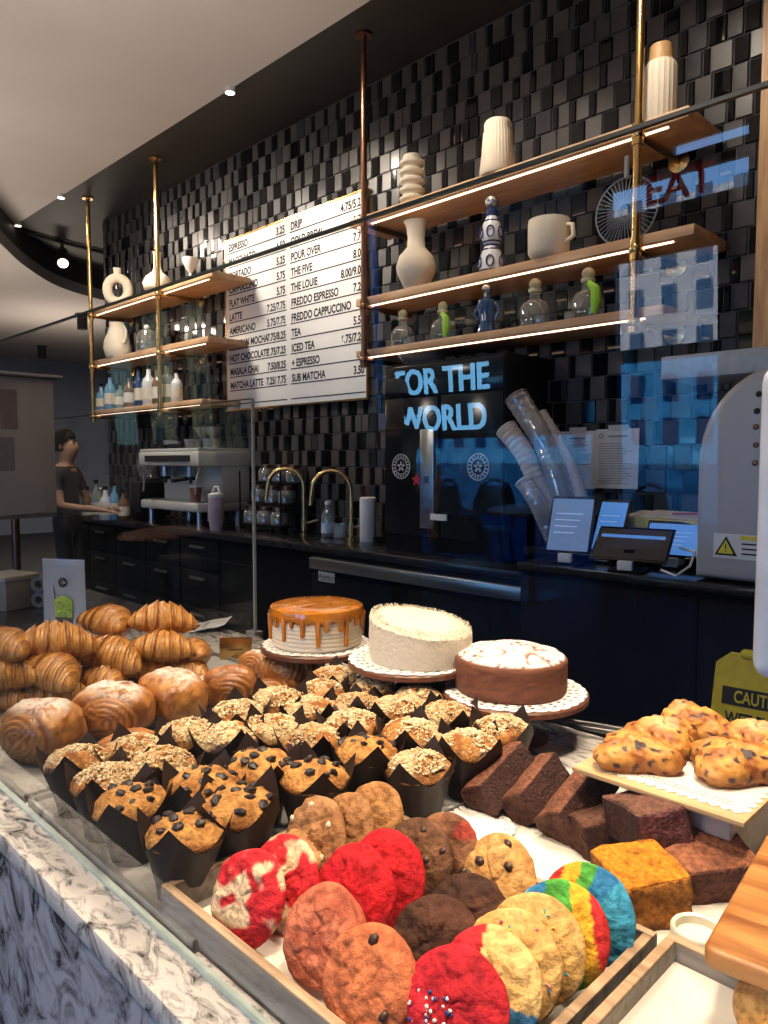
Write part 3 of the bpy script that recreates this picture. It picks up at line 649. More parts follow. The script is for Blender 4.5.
for ex in (ay(403, 467, TY).x, ay(480, 467, TY).x):
    e = MB(); ex -= (TX0 + TX1) / 2; Mx = T(ex, -.0155, ay(480, 467, TY).z - BT, PI / 2)
    for r0, r1 in ((.066, .072), (.042, .046)): e.lathe([(r0, 0), (r0, .002), (r1, .002), (r1, 0)], 40, M=Mx, cap=False)
    for k in range(18): e.box(-.004, .004, .049, .062, 0, .002, M=Mx @ Matrix.Rotation(k * PI / 9, 4, 'Z'))
    for k in range(5): e.box(-.006, .006, .008, .028, 0, .002, M=Mx @ Matrix.Rotation(k * 2 * PI / 5, 4, 'Z'))
    e.build('round_emblem', mat('pale print', (.5, .5, .5), .6), bt_, smooth=False)
t = thing('scalloped_bowl', 'clear glass bowl with a scalloped rim on top of the dark tower', 'bowl', (ay(421, 360, 3.28).x, 3.28, BT + 1.075))
sc = lambda p, a: Vector((p.x * (1 + .03 * math.cos(16 * a) * (p.z > .05)), p.y * (1 + .03 * math.cos(16 * a) * (p.z > .05)), p.z + (.008 * math.cos(16 * a) if p.z > .09 else 0)))
MB().lathe([(.06, 0), (.08, .005), (.13, .06), (.165, .105), (.16, .105), (.12, .06), (.05, .012)], 64, fn=sc).build('bowl', m_cup, t)
# hook / ornament on wall
# ---------------------------------------------------------------- clear cup stacks
m_pet = glass_mat('clear cup plastic', (.80, .80, .78), 3.0, f0=.08, milk=.28, milkcol=(.75, .74, .70))
m_wcup = mat('white paper cups', (.60, .55, .50), .6, var=.1, scale=60)
base_ = thing('cup_dispenser', 'black slanted cup dispenser beside the dark tower', 'dispenser', (ay(560, 540, 3.05).x, 3.05, PT))
MB().box(-.17, .17, -.06, .14, 0, .035, bevel=.004).box(-.15, .16, .02, .12, .035, .16, bevel=.01).build('base', m_black, base_)
def stack(pts, r0, r1, m, label, mouth=None):
    P = [ay(x, y, yy) for x, y, yy in pts]; o = P[-1]; loc = []
    for i in range(len(P) - 1):
        for k in range(10): loc.append(P[i].lerp(P[i + 1], k / 10) - o)
    loc.append(Vector((0, 0, 0)))
    # smooth the polyline
    for _ in range(6): loc = [loc[0]] + [(loc[i - 1] + loc[i] * 2 + loc[i + 1]) / 4 for i in range(1, len(loc) - 1)] + [loc[-1]]
    n = len(loc); R = [(r0 + (r1 - r0) * i / (n - 1)) * (1 + (.07 if i % 2 else 0)) for i in range(n)]
    t = thing('cup_stack', label, 'cup stack', o, group='leaning stacks of cups by the till')
    MB().tube(loc, R, 18, cap=False).build('nested_cups', m, t, angle=20)
    d = (loc[0] - loc[1]).normalized(); rim = MB().tube([loc[0], loc[0] + d * .008], [R[0] * 1.08, R[0] * 1.08], 18, cap=False).build('rim', mouth or m, t)
stack([(517, 398, 3.02), (538, 432, 3.02), (560, 475, 3.05), (568, 508, 3.05)], .056, .045, m_pet, 'wide clear cup stack, topmost beside the dark tower', m_pet)
stack([(541, 415, 3.08), (560, 445, 3.08), (574, 475, 3.08), (583, 505, 3.08)], .032, .03, m_wcup, 'slim curved stack of pale lids nearest the taped papers', m_wcup)
stack([(507, 430, 2.95), (524, 452, 2.95), (536, 480, 2.97), (553, 512, 3.0)], .05, .038, m_wcup, 'stack of paper cups with its open white mouth beside the tower', m_paper)
stack([(524, 482, 2.90), (536, 500, 2.9), (549, 530, 2.95), (555, 545, 2.95)], .04, .034, m_pet, 'short clear cup stack lowest beside the tower', m_paper)
stack([(546, 450, 3.0), (556, 480, 3.0), (566, 520, 3.02)], .045, .04, m_pet, 'clear cup stack between the slim lids and the paper cups', m_pet)
# ---------------------------------------------------------------- taped papers
for (xa_, xb_, lab) in ((560, 597, 'left printed sheet taped to the black tiles'), (597, 641, 'right printed sheet with a curled edge taped to the black tiles')):
    a0, a1 = ay(xa_, 430, 3.48), ay(xb_, 424, 3.48); w_ = a1.x - a0.x; hgt = .30
    t = thing('paper_notice', lab, 'paper', (a0.x, 3.478, ay(xa_, 488, 3.48).z)); g = MB(); nx = 8
    vs = []; 
    for j in range(9):
        for i in range(nx + 1):
            u = i / nx; v = j / 8; vs.append((u * w_, -.006 - .012 * (math.sin(PI * u) * .4 + (u ** 4 if xa_ > 590 else 0) * (1 - v * .5)), v * hgt))
    g.add(vs, [(j * (nx + 1) + i, j * (nx + 1) + i + 1, (j + 1) * (nx + 1) + i + 1, (j + 1) * (nx + 1) + i) for j in range(8) for i in range(nx)])
    g.build('sheet', m_paper, t)
    ln = MB(); rr = random.Random(xa_)
    for k in range(17):
        zz_ = hgt - .075 - k * .0125; ln.box(.02, w_ * (.55 + .35 * rr.random()), -.0165, -.0155, zz_, zz_ + .003)
    ln.lathe([(.008, 0), (.008, .001), (.013, .001), (.013, 0)], 20, M=T(.035, -.0155, hgt - .035, PI / 2), cap=False); ln.box(.07, w_ * .75, -.0165, -.0155, hgt - .04, hgt - .033)
    ln.build('print', mat('grey print', (.25, .25, .26), .8), t, smooth=False)
    MB().box(w_ * .3, w_ * .75, -.012, -.008, hgt - .01, hgt + .02).build('tape', mat('frosted tape', (.6, .6, .6), .4), t, smooth=False)
# ---------------------------------------------------------------- tablets on the till
m_bez = mat('black tablet glass', (.008, .008, .009), .12)
m_scr = mat('blue lit screen', (.05, .08, .12), .15, emit=(.20, .33, .62), estr=.42)
m_scr2 = mat('bright blue lit screen', (.05, .1, .2), .15, emit=(.10, .32, .85), estr=.6)
m_scrd = mat('dark slate screen', (.045, .045, .05), .3)
def tablet(loc, w, h, rx, rz, scr, label, stand=True, bar=False):
    t = thing('tablet', label, 'tablet', loc, rot=(0, 0, rz)); Mx = T(0, 0, .045 if stand else .012, rx)
    MB().box(-w / 2, w / 2, 0, h, -.005, .005, bevel=.004, M=Mx).build('case', m_bez, t)
    sc_ = MB().box(-w / 2 + .01, w / 2 - .01, .014, h - .014, .0052, .0058, M=Mx).build('screen', scr, t, smooth=False)
    ui = MB()
    if bar: ui.box(-w / 2 + .02, w / 2 - .03, h * .66, h * .75, .006, .0064, M=Mx)
    else:
        for k in range(4): ui.box(-w * .35, w * (.1 + .05 * k), h * (.35 + .11 * k), h * (.365 + .11 * k), .006, .0064, M=Mx)
    ui.build('screen_graphics', m_scr2 if bar else mat('pale screen text', (.3, .4, .55), .4, emit=(.3, .45, .8), estr=.6), sc_, smooth=False)
    if stand:
        st_ = MB().box(-.07, .07, -.03, .12, 0, .012, bevel=.004).box(-.02, .02, .03, .05, .012, .09, bevel=.003).build('stand', m_black, t)
        MB().box(-.03, .03, -.032, -.005, .012, .05, bevel=.004).build('card_reader', m_wpl, st_)
    return t
tablet(Vector((ay(566, 580, 2.83).x, 2.83, PT)), .20, .27, math.radians(66), .25, m_scr, 'upright tablet with a pale blue screen on a black stand by the cups')
tablet(Vector((ay(604, 565, 2.98).x, 2.98, PT)), .15, .25, math.radians(68), -.05, m_scr2, 'narrow tablet with a bright blue screen behind the others')
tablet(Vector((ay(626, 583, 2.79).x, 2.79, PT)), .31, .20, math.radians(38), .2, m_scrd, 'dark slate tablet with a thin blue bar leaning at the counter edge', stand=True, bar=True)
tablet(Vector((ay(672, 565, 3.02).x, 3.02, PT)), .26, .17, math.radians(60), .1, m_scr2, 'tablet half hidden behind the dark slate one, blue strip showing')
cb = [ay(661, 570, 2.78), ay(676, 576, 2.76), ay(690, 566, 2.8), ay(695, 552, 2.9), ay(680, 548, 3.0)]
cb = [Vector((p.x, p.y, max(PT + .008, p.z))) for p in cb]
tag(MB().tube([p - cb[0] for p in cb], .005, 8).build('charging_cable', m_wpl, loc=cb[0]), 'white charging cable looping beside the dark tablet', 'cable')
# paper stack and wire tray
trp = Vector((ay(668, 520, 3.22).x, 3.22, PT))
t = thing('paper_tray', 'white paper tray on a block beside the grey machine', 'tray', trp)
MB().box(-.16, .2, -.13, .13, 0, .09, bevel=.006).build('block', m_black, t); MB().box(-.19, .22, -.15, .15, .09, .115, bevel=.01).build('tray', m_wpl, t)
tag(MB().box(-.17, .2, -.12, .12, 0, .085, bevel=.003).build('yellow_pads', mat('pale yellow paper', (.62, .55, .22), .8, var=.2, scale=80), loc=trp + Vector((0, 0, .115))), 'thick stack of pale yellow pads in the white tray', 'paper pads')
tag(MB().box(-.17, .2, -.1, .12, 0, .006).box(-.1, .21, -.06, .12, .006, .012).build('loose_papers', m_paper, loc=trp + Vector((0, 0, .2)), rot=(.08, .02, .06), smooth=False), 'loose white papers lying on the yellow pads', 'papers')
tag(MB().tube([(0, 0, 0), (.12, .02, .004)], .005, 8).build('pen', mat('red pen', (.4, .05, .1), .4), loc=trp + Vector((.05, -.07, .222))), 'dark red pen on the loose papers', 'pen')
gv = MB(); rg_ = random.Random(4)
for k in range(6): gv.ball((k * .035 - .09, rg_.uniform(-.02, .02), .03 + rg_.uniform(0, .02)), .03, (1, 1.3, 1), 2)
tag(gv.build('crumpled_napkins', mat('crumpled cream paper', (.52, .48, .40), .8, bump=.6, bscale=40), loc=(ay(652, 540, 3.0).x, 3.06, PT)), 'crumpled cream napkins behind the dark tablet', 'napkins')
# ---------------------------------------------------------------- grey arched machine at the right
m_alu = mat('pale grey enamel', (.42, .43, .44), .38, var=.03, scale=2, metal=.2)
GX, GY = -.80, 2.79
gm = thing('arched_machine', 'large pale grey arched machine with a warning label at the right edge', 'machine', (GX, GY, PT))
prof = []
hwid = .335; straight = .42; top = .80
for k in range(25):
    a = PI - k * PI / 24; prof.append((hwid * math.cos(a), straight + (top - straight) * math.sin(a) ** .85))
pts = [(-hwid, .012)] + prof + [(hwid, .012)]
bm = bmesh.new(); vv = [bm.verts.new((x, 0, z)) for x, z in pts]; f0_ = bm.faces.new(vv); ex_ = bmesh.ops.extrude_face_region(bm, geom=[f0_]); bmesh.ops.translate(bm, vec=(0, .42, 0), verts=[v for v in ex_['geom'] if isinstance(v, bmesh.types.BMVert)])
bmesh.ops.recalc_face_normals(bm, faces=bm.faces[:])
ed = [e for e in bm.edges if abs(e.verts[0].co.y - e.verts[1].co.y) < 1e-5]; bmesh.ops.bevel(bm, geom=ed, offset=.03, segments=4, profile=.5, affect='EDGES')
MB().bm(bm).build('housing', m_alu, gm)
for sx in (-.25, .25): MB().lathe([(.03, 0), (.03, .02)], 14, M=T(sx, .2, 0)).build('foot', m_rub, gm)
for k, (px_, py_) in enumerate(((759, 394), (757, 411), (756, 427), (756, 445), (755, 463))):
    q = ay(px_, py_, GY); MB().ball((q.x - GX, -.002, q.z - PT), .011, (1, .5, 1)).build('stud', m_bronze if k > 1 else m_rub, gm)
q = ay(742, 547, GY); lb = MB(); lb.box(-.10, .10, -.002, 0, -.045, .045, 0); lb.prism([(-.095, -.035), (-.015, -.035), (-.055, .036)], 0, .001, 1, T(0, -.0025, 0, PI / 2))
lb.prism([(-.083, -.028), (-.027, -.028), (-.055, .022)], 0, .001, 2, T(0, -.0036, 0, PI / 2)); lb.box(-.057, -.053, -.0048, -.0045, -.012, .008, 1); lb.box(-.057, -.053, -.0048, -.0045, -.022, -.017, 1)
lb.box(-.005, .10, -.003, -.002, .026, .04, 2)
for k in range(3): lb.box(0, .09, -.003, -.002, .008 - k * .018, .014 - k * .018, 1)
lb.build('warning_label', [m_wpl, m_ink, mat('warning yellow', (.75, .62, .03), .5)], gm, smooth=False, loc=(q.x - GX, -.001, q.z - PT))
# pale shelf above it
q0 = ay(661, 357, 2.93); q1 = ay(661, 380, 2.93)
t = thing('metal_wall_shelf', 'thick pale blue-grey shelf above the arched machine', 'shelf', (q0.x, 2.93, q1.z)); hh = q0.z - q1.z
MB().box(0, 1.0, 0, .30, 0, hh, bevel=.006).build('slab', mat('pale blue grey metal', (.40, .45, .48), .4), t)
for x in (.2, .85): MB().box(x, x + .03, .30, .49, hh * .2, hh * .7).build('bracket', m_steel, t, smooth=False)
# wet floor sign
t = thing('wet_floor_sign', 'yellow caution wet floor sign standing on the floor at the right', 'sign', (-.735, 2.42, 0), rot=(0, 0, .10))
m_yel = mat('yellow plastic', (.62, .55, .03), .45); ws = MB()
def trap(hw0, hw1, h0, h1, y, m_): return [(-hw0, y, h0), (hw0, y, h0), (hw1, y, h1), (-hw1, y, h1)]
for s, nm in ((-1, 'front_leaf'), (1, 'back_leaf')):
    w_ = MB(); Mx = T(0, 0, .89, s * .16) @ Matrix.Translation((0, 0, -.89))
    w_.prism([(-.19, -.0), (.19, 0), (.16, .86), (.12, .895), (-.12, .895), (-.16, .86)], -.008, .008, 0, Mx @ T(0, 0, 0, PI / 2))
    lf = w_.build(nm, m_yel, t, smooth=False)
    if s < 0:
        tx_ = MB(); tx_.box(-.135, .09, -.0105, -.009, .735, .79, 0, M=Mx); text_mesh(tx_, 'CAUTION', .052, Mx @ T(-.02, -.0115, .745, PI / 2), 1, 'CENTER', offset=.001, sx=.68)
        text_mesh(tx_, 'WET FLOOR', .055, Mx @ T(-.02, -.0095, .675, PI / 2), 0, 'CENTER', offset=.0015, sx=.66); tx_.build('lettering', [m_ink, m_yel], lf, smooth=False)
MB().box(-.09, .09, -.02, .02, .885, .91, bevel=.008).build('hinge', m_yel, t)
# ---------------------------------------------------------------- ceiling fittings
tr = thing('track_light', 'black track light on the ceiling recess at the far left', 'track light', az(62, 242, CZ))
q = az(22, 231, CZ) - tr.location; q2 = az(140, 261, CZ) - tr.location
MB().tube([q + Vector((0, 0, -.01)), q2 + Vector((0, 0, -.01))], .02, 6).build('track', m_rub, tr)
hd = MB().tube([(0, 0, 0), (0, 0, -.12)], .02, 8).tube([(-.09, .04, -.08), (.11, -.04, -.26)], [.055, .065], 14).build('lamp_head', m_rub, tr)
MB().lathe([(.055, 0), (.03, .004), (0, .006)], 16, M=Matrix.Translation((.112, -.041, -.262)) @ Vector((.2, -.08, -.18)).to_track_quat('Z', 'Y').to_matrix().to_4x4()).build('lens', mat('lit lens', (1, .95, .85), .4, emit=(1, .88, .7), estr=5), hd)
def down(px, py, label):
    t = thing('cylinder_downlight', label, 'ceiling light', az(px, py, ZL))
    MB().lathe([(.10, -.005), (.10, 0)], 18).build('canopy', m_rub, t); MB().lathe([(.07, -.22), (.07, -.005)], 18).build('barrel', m_rub, t)
down(82, 314, 'black cylinder downlight beside the left brass rod'); down(42, 346, 'small black cylinder downlight further back at the far left')
for (px, py, lab) in ((230, 93, 'small white spot lamp on the soffit edge above the menu board'), (61, 198, 'small white spot lamp on the soffit edge left of the far brass rod'), (18, 226, 'small white spot lamp at the far left of the soffit edge')):
    t = thing('soffit_spot', lab, 'ceiling light', az(px, py, CZ - .03)); MB().lathe([(.035, 0), (.04, .03)], 18).build('housing', m_wpl, t)
    MB().lathe([(0, -.002), (.03, -.001)], 18).build('lens', mat('lit lens', (1, .95, .85), .4, emit=(1, .88, .7), estr=5), t)
# ---------------------------------------------------------------- notice stand at left
t = thing('notice_stand', 'large beige notice panel on a dark post at the left edge', 'notice stand', (-4.02, 1.26, 0))
MB().box(-.02, .02, -.32, .285, 1.225, 1.925, bevel=.004).build('panel', mat('beige board', (.60, .54, .45), .6, var=.05, scale=4), t)
MB().box(-.15, .06, -.34, .32, 1.93, 1.945, bevel=.003).build('top_ledge', mat('pale board', (.50, .48, .42), .6), t)
MB().box(-.022, .024, -.32, .287, 1.205, 1.225).build('bottom_rail', m_steel, t, smooth=False)
MB().tube([(0, .08, .02), (0, .08, 1.21)], .02, 10).build('post', m_bronze, t); MB().lathe([(.18, 0), (.18, .02), (.03, .03)], 24, M=T(0, .08, 0)).build('base', m_black, t)
for y0, y1, z0, z1, c in ((-.02, .08, 1.45, 1.62, 'a'), (-.24, -.12, 1.42, 1.72, 'a'), (.02, .10, 1.66, 1.86, 'b')):
    MB().box(.0205, .0225, y0, y1, z0, z1).build('pinned_slip', mat('faded paper slip', (.30, .27, .23), .8) if c == 'a' else mat('faded pink slip', (.33, .23, .19), .8), t, smooth=False)

# sizes on the shelves
def byname(n, k=0): return [o for o in bpy.data.objects if o.name.split('.')[0] == n and 'label' in o.keys()][k]
for n, px, yt, key, h0 in (('wavy_vase', 412, 156, 'r1', .25), ('ribbed_vase', 497, 122, 'r1', .245), ('capped_bottle', 655, 48, 'r1', .292), ('long_necked_vase', 416, 222, 'r2', .33), ('decanter', 491, 195, 'r2', .40), ('mug', 548, 221, 'r2', .145),
                           ('figure_bottle', 487, 283, 'r3', .25), ('ring_vase', 118, 268, 'l1', .38), ('bottle_vase', 158, 252, 'l1', .33), ('goblet', 191, 258, 'l1', .25), ('handled_vase', 116, 323, 'l2', .36), ('glass_pitcher', 146, 326, 'l2', .28)):
    fit(byname(n), px, yt, key, h0)
for k, (px, yt) in enumerate(((403, 310), (443, 302), (535, 279), (588, 268))): fit(byname('tequila_bottle', k), px, yt, 'r3', .21)

# bottles and tins beyond the espresso machine
for k, (px, m, hg, r, lab) in enumerate(((88, m_bbr, .30, .045, 'amber bottle on the bar beside the barista, the leftmost there'), (97, m_bgreen, .36, .05, 'grey-green bottle on the bar, second right of the barista'), (106, m_bwh, .30, .055, 'white bottle on the bar, third right of the barista'),
                                        (115, m_bblue, .34, .045, 'pale blue bottle on the bar, fourth right of the barista'), (124, m_bbr, .27, .05, 'amber bottle on the bar just left of the small grinder'))):
    bottle(px, 0, None, m, hg, r, lab, group='bottles on the bar left of the espresso machine', loc=bar(px, 520))
t = thing('shaker_tin', 'steel cocktail shaker on the bar in front of the bottles', 'shaker', Vector((-7.0, 3.12, BT)))
MB().lathe([(.035, 0), (.04, .01), (.05, .16), (.045, .165)], 22).build('tin', m_steel, t); MB().lathe([(.046, .165), (.03, .21), (.02, .23), (.02, .26), (0, .262)], 22).build('lid', m_steel, t)
# ================================================================ PASTRY CASE
DZ = .88; GY0 = .452
m_marb = marble_mat('white marble with black veins', (.05, .048, .05), (.66, .62, .58), 17, .18, (.26, .25, .24), .40)
m_marb2 = marble_mat('veined marble in painted cool shade', (.03, .032, .04), (.42, .42, .46), 11, .25, (.20, .20, .22), .42)  # same stone as the top, bluish daylight shade put into its colour
ct = thing('display_counter', 'marble display counter with white top and veined front in painted cool shade', 'counter', (-1.0, .4, 0))
MB().box(-1.72, 2.4, -.008, 1.10, DZ - .035, DZ, bevel=.003).build('marble_top', m_marb, ct)
MB().box(-1.70, 2.4, 0, .02, 0, DZ - .036).build('marble_front', m_marb2, ct, smooth=False)
MB().box(-1.70, 2.4, .02, 1.08, 0, DZ - .036).build('carcass', m_black, ct, smooth=False)
tag(MB().box(-3.6, -2.725, .36, 1.5, DZ - .04, DZ, bevel=.003).box(-3.58, -2.74, .4, 1.46, 0, DZ - .04).build('side_counter', m_btop), 'dark counter continuing left of the marble display', 'counter')
# glass
m_glass = glass_mat('clear case glass', (.985, .99, .99), 1.9)
m_gedge = mat('dark glass edge', (.008, .014, .014), .3)
m_gedge2 = mat('pale glass edge', (.45, .55, .53), .3)
fg = thing('front_glass', 'tall clear glass screen along the front of the pastry case', 'glass screen', (0, GY0, DZ + .001)); tilt = .033; gh = .812
vs = [(-4.6, 0, 0), (1.3, 0, 0), (1.3, -tilt, gh), (-4.6, -tilt, gh)]
MB().add(vs, [(0, 1, 2, 3)]).build('pane', m_glass, fg, smooth=False)
MB().box(-4.6, 1.3, -tilt - .001, -tilt + .0025, gh - .0005, gh + .002).build('top_edge', m_gedge, fg, smooth=False)
MB().box(-4.6, 1.3, -.004, .006, -.0005, .0035).build('bottom_edge', m_gedge2, fg, smooth=False)
rgl = thing('rear_glass', 'clear glass screen behind the croissants, ending left of the caramel cake', 'glass screen', (-2.11, 1.478, DZ + .001))
MB().add([(-1.72, 0, 0), (0, 0, 0), (0, 0, .83), (-1.72, 0, .83)], [(0, 1, 2, 3)]).build('pane', glass_mat('rear glass', (.95, .965, .97), 1.25), rgl, smooth=False)
MB().box(-.003, .003, -.005, .005, 0, .83).build('side_edge', mat('grey glass edge', (.25, .30, .31), .25), rgl, smooth=False); MB().box(-1.72, 0, -.003, .003, .828, .832).build('top_edge', m_gedge, rgl, smooth=False)
MB().box(-.03, .02, -.02, .02, -.0005, .03, bevel=.003).build('clamp', m_steel, rgl)
# ---------------------------------------------------------------- sheets and trays
m_alum = mat('dull aluminium', (.50, .50, .50), .38, metal=.85, var=.1, scale=40)
m_liner = mat('white baking paper', (.72, .68, .60), .75, var=.05, scale=12, bump=.25, bscale=14)
m_wtray = wood_mat('weathered tray wood', (.26, .16, .09), (.52, .36, .22), 7, .6, axis=0)
m_wtray2 = wood_mat('grey washed tray wood', (.16, .14, .12), (.34, .31, .28), 6, .6, axis=0)
def sheet(x0, x1, y0, y1, label, z=DZ):
    t = thing('baking_sheet', label, 'baking sheet', ((x0 + x1) / 2, (y0 + y1) / 2, z)); a, b2 = (x1 - x0) / 2, (y1 - y0) / 2
    MB().box(-a, a, -b2, b2, 0, .004).box(-a, a, -b2, -b2 + .006, 0, .014).box(-a, a, b2 - .006, b2, 0, .014).box(-a, -a + .006, -b2, b2, 0, .014).box(a - .006, a, -b2, b2, 0, .014).build('pan', m_alum, t, smooth=False)
    MB().box(-a + .012, a - .012, -b2 + .012, b2 - .012, .004, .006).build('paper_liner', mat('grey white paper', (.30, .30, .29), .7, var=.06), t, smooth=False)
sheet(-1.37, -.80, .462, 1.12, 'aluminium sheet with white paper under the muffins')
sheet(-2.02, -1.385, .462, 1.26, 'aluminium sheet under the croissants and powdered pastries')
def wood_tray(x0, x1, y0, y1, h, label, th=.012, liner=None):
    t = thing('wooden_tray', label, 'tray', (x0, y0, DZ + .0005)); a, b2 = x1 - x0, y1 - y0
    MB().box(0, a, 0, b2, 0, .006).build('base', m_wtray2, t, smooth=False)
    for nm, q in (('front_side', (0, a, 0, th)), ('back_side', (0, a, b2 - th, b2)), ('left_side', (0, th, th, b2 - th)), ('right_side', (a - th, a, th, b2 - th))):
        MB().box(q[0], q[1], q[2], q[3], .0, h - .004).build(nm, m_wtray2, t, smooth=False)
        MB().box(q[0], q[1], q[2], q[3], h - .004, h, bevel=.0015).build('rim', m_wtray, t.children[-1])
    if liner:
        g = MB(); n = 14; vs = []
        for j in range(n + 1):
            for i in range(n + 1):
                u, v = i / n, j / n; e = max(abs(u - .5), abs(v - .5)) * 2
                vs.append((liner[0] + (liner[1] - liner[0]) * u, liner[2] + (liner[3] - liner[2]) * v, .0075 + .003 * noise.noise(Vector((u * 4, v * 4, x0 * 9))) ** 2 + (.02 * max(0, e - .85) / .15 if liner[4] else 0)))
        g.add(vs, [(j * (n + 1) + i, j * (n + 1) + i + 1, (j + 1) * (n + 1) + i + 1, (j + 1) * (n + 1) + i) for j in range(n) for i in range(n)])
        g.build('paper_liner', m_liner, t)
    return t
wood_tray(-.895, -.375, .468, .845, .048, 'wooden tray with weathered rim holding the coloured cookies', liner=(.03, .49, .03, .34, 0))
wood_tray(-.362, .10, .468, .85, .052, 'empty wooden tray lined with white paper at the bottom right', liner=(.0125, .449, .0125, .369, 1))
tag(MB().box(0, .52, 0, .32, 0, .0025).build('parchment_sheet', m_liner, loc=(-.83, .855, DZ + .0005)), 'white parchment sheet under the dark loaf slices', 'parchment')
# ---------------------------------------------------------------- croissants
m_pas = vmat('baked laminated dough', .38, .35, 90, .5, .16, 60, bdist=.002, coat=.15)
def croissant(seed):
    r = random.Random(seed); nu, nv = 110, 52; vs = []; cs = []; L2 = .080; ph = r.uniform(0, 6); K = 3.3
    for i in range(nu + 1):
        t = -1 + 2 * i / nu; at = abs(t); prof = (max(0, 1 - at ** 1.75)) ** .72; R0 = .044 * prof + .005
        cx = L2 * t; cy = -.040 * at ** 1.9
        for k in range(nv):
            a = 2 * PI * k / nv; top = math.sin(a)
            sg = (at + .07 * top + .03 * math.sin(2 * a + ph) * at) * K + .25; fr = sg - math.floor(sg)
            st = 1 - fr                                            # each roll stands proud of the next one out
            lam = math.sin(fr * 2 * PI * 4 + 3 * noise.noise(Vector((t * 5, a * .6, seed)))) * .5 + .5
            RR = R0 * (1 + .20 * st - .10) * (1 + .03 * (lam - .5)) + .0035 * prof * noise.noise(Vector((t * 4, math.cos(a) * 1.5, top * 1.5 + seed * 7)))
            z = RR * top * (.92 if top > 0 else .70); vs.append((cx, cy + RR * math.cos(a) * 1.05, z))
            n2 = fbm(Vector((t * 14, math.cos(a) * 3 + seed, top * 3)), 3)
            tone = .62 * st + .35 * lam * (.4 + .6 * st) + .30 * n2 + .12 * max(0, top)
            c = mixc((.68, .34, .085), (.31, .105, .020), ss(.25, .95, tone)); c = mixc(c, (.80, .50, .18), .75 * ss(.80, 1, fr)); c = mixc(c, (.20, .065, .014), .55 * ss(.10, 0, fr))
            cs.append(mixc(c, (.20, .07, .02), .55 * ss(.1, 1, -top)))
    fs = [(i * nv + k, i * nv + (k + 1) % nv, (i + 1) * nv + (k + 1) % nv, (i + 1) * nv + k) for i in range(nu) for k in range(nv)]
    fs += [tuple(range(nv - 1, -1, -1)), tuple(nu * nv + k for k in range(nv))]
    b = MB(); b.add(vs, fs, 0, cs); return b
CRO = []
for sd in (1, 2, 3):
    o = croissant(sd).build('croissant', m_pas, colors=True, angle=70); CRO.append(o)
cro_used = [False] * 3
def put_mesh(lst, used, i, loc, rot, label, cat, group, scale=1):
    if not used[i]: o = lst[i]; used[i] = True
    else: o = lst[i].copy(); C.objects.link(o)
    o.location = loc; o.rotation_euler = rot; o.scale = (scale,) * 3 if not isinstance(scale, tuple) else scale
    tag(o, label, cat, group); return o
G = 'stacked croissants at the left of the case'
clist = [ # px, py, z, rz, ry, scale, label
 (6, 648, 1.035, .35, .0, 1.12, 'golden croissant at the left picture edge, on top of its stack'),
 (6, 674, .978, .9, .05, 1.1, 'golden croissant at the left picture edge, middle of its stack'),
 (4, 694, .922, .5, 0, 1.05, 'golden croissant at the left picture edge, bottom of its stack'),
 (55, 643, 1.032, 1.05, .10, 1.28, 'large ridged croissant topping the stack in front of the menu card'),
 (55, 673, .972, .25, .18, 1.15, 'pale tipped croissant in the middle of the stack before the menu card'),
 (52, 692, .918, 1.0, 0, 1.05, 'croissant at the bottom of the stack before the menu card'),
 (112, 623, 1.040, .05, .05, 1.12, 'croissant topping the third stack, right of the menu card'),
 (112, 656, .978, .55, .22, 1.22, 'wide croissant in the middle of the third stack'),
 (104, 681, .922, .2, .0, 1.1, 'dark croissant at the bottom of the third stack'),
 (162, 620, 1.042, .95, .12, 1.2, 'bright golden croissant topping the rightmost stack'),
 (163, 648, .982, .8, .10, 1.12, 'croissant directly under the bright golden one'),
 (192, 656, .945, .1, -.28, 1.05, 'tilted croissant at the right side of the rightmost stack'),
 (140, 668, .925, .9, 0, 1.0, 'shadowed croissant low between the two right stacks'),
 (188, 670, .915, .3, 0, 1.0, 'croissant at the foot of the rightmost stack'),
]
for i, (px, py, z, rz, ry, sc, lab) in enumerate(clist):
    put_mesh(CRO, cro_used, i % 3, az(px, py, z), (random.uniform(-.12, .12), ry, rz + .2), lab, 'croissant', G, sc)
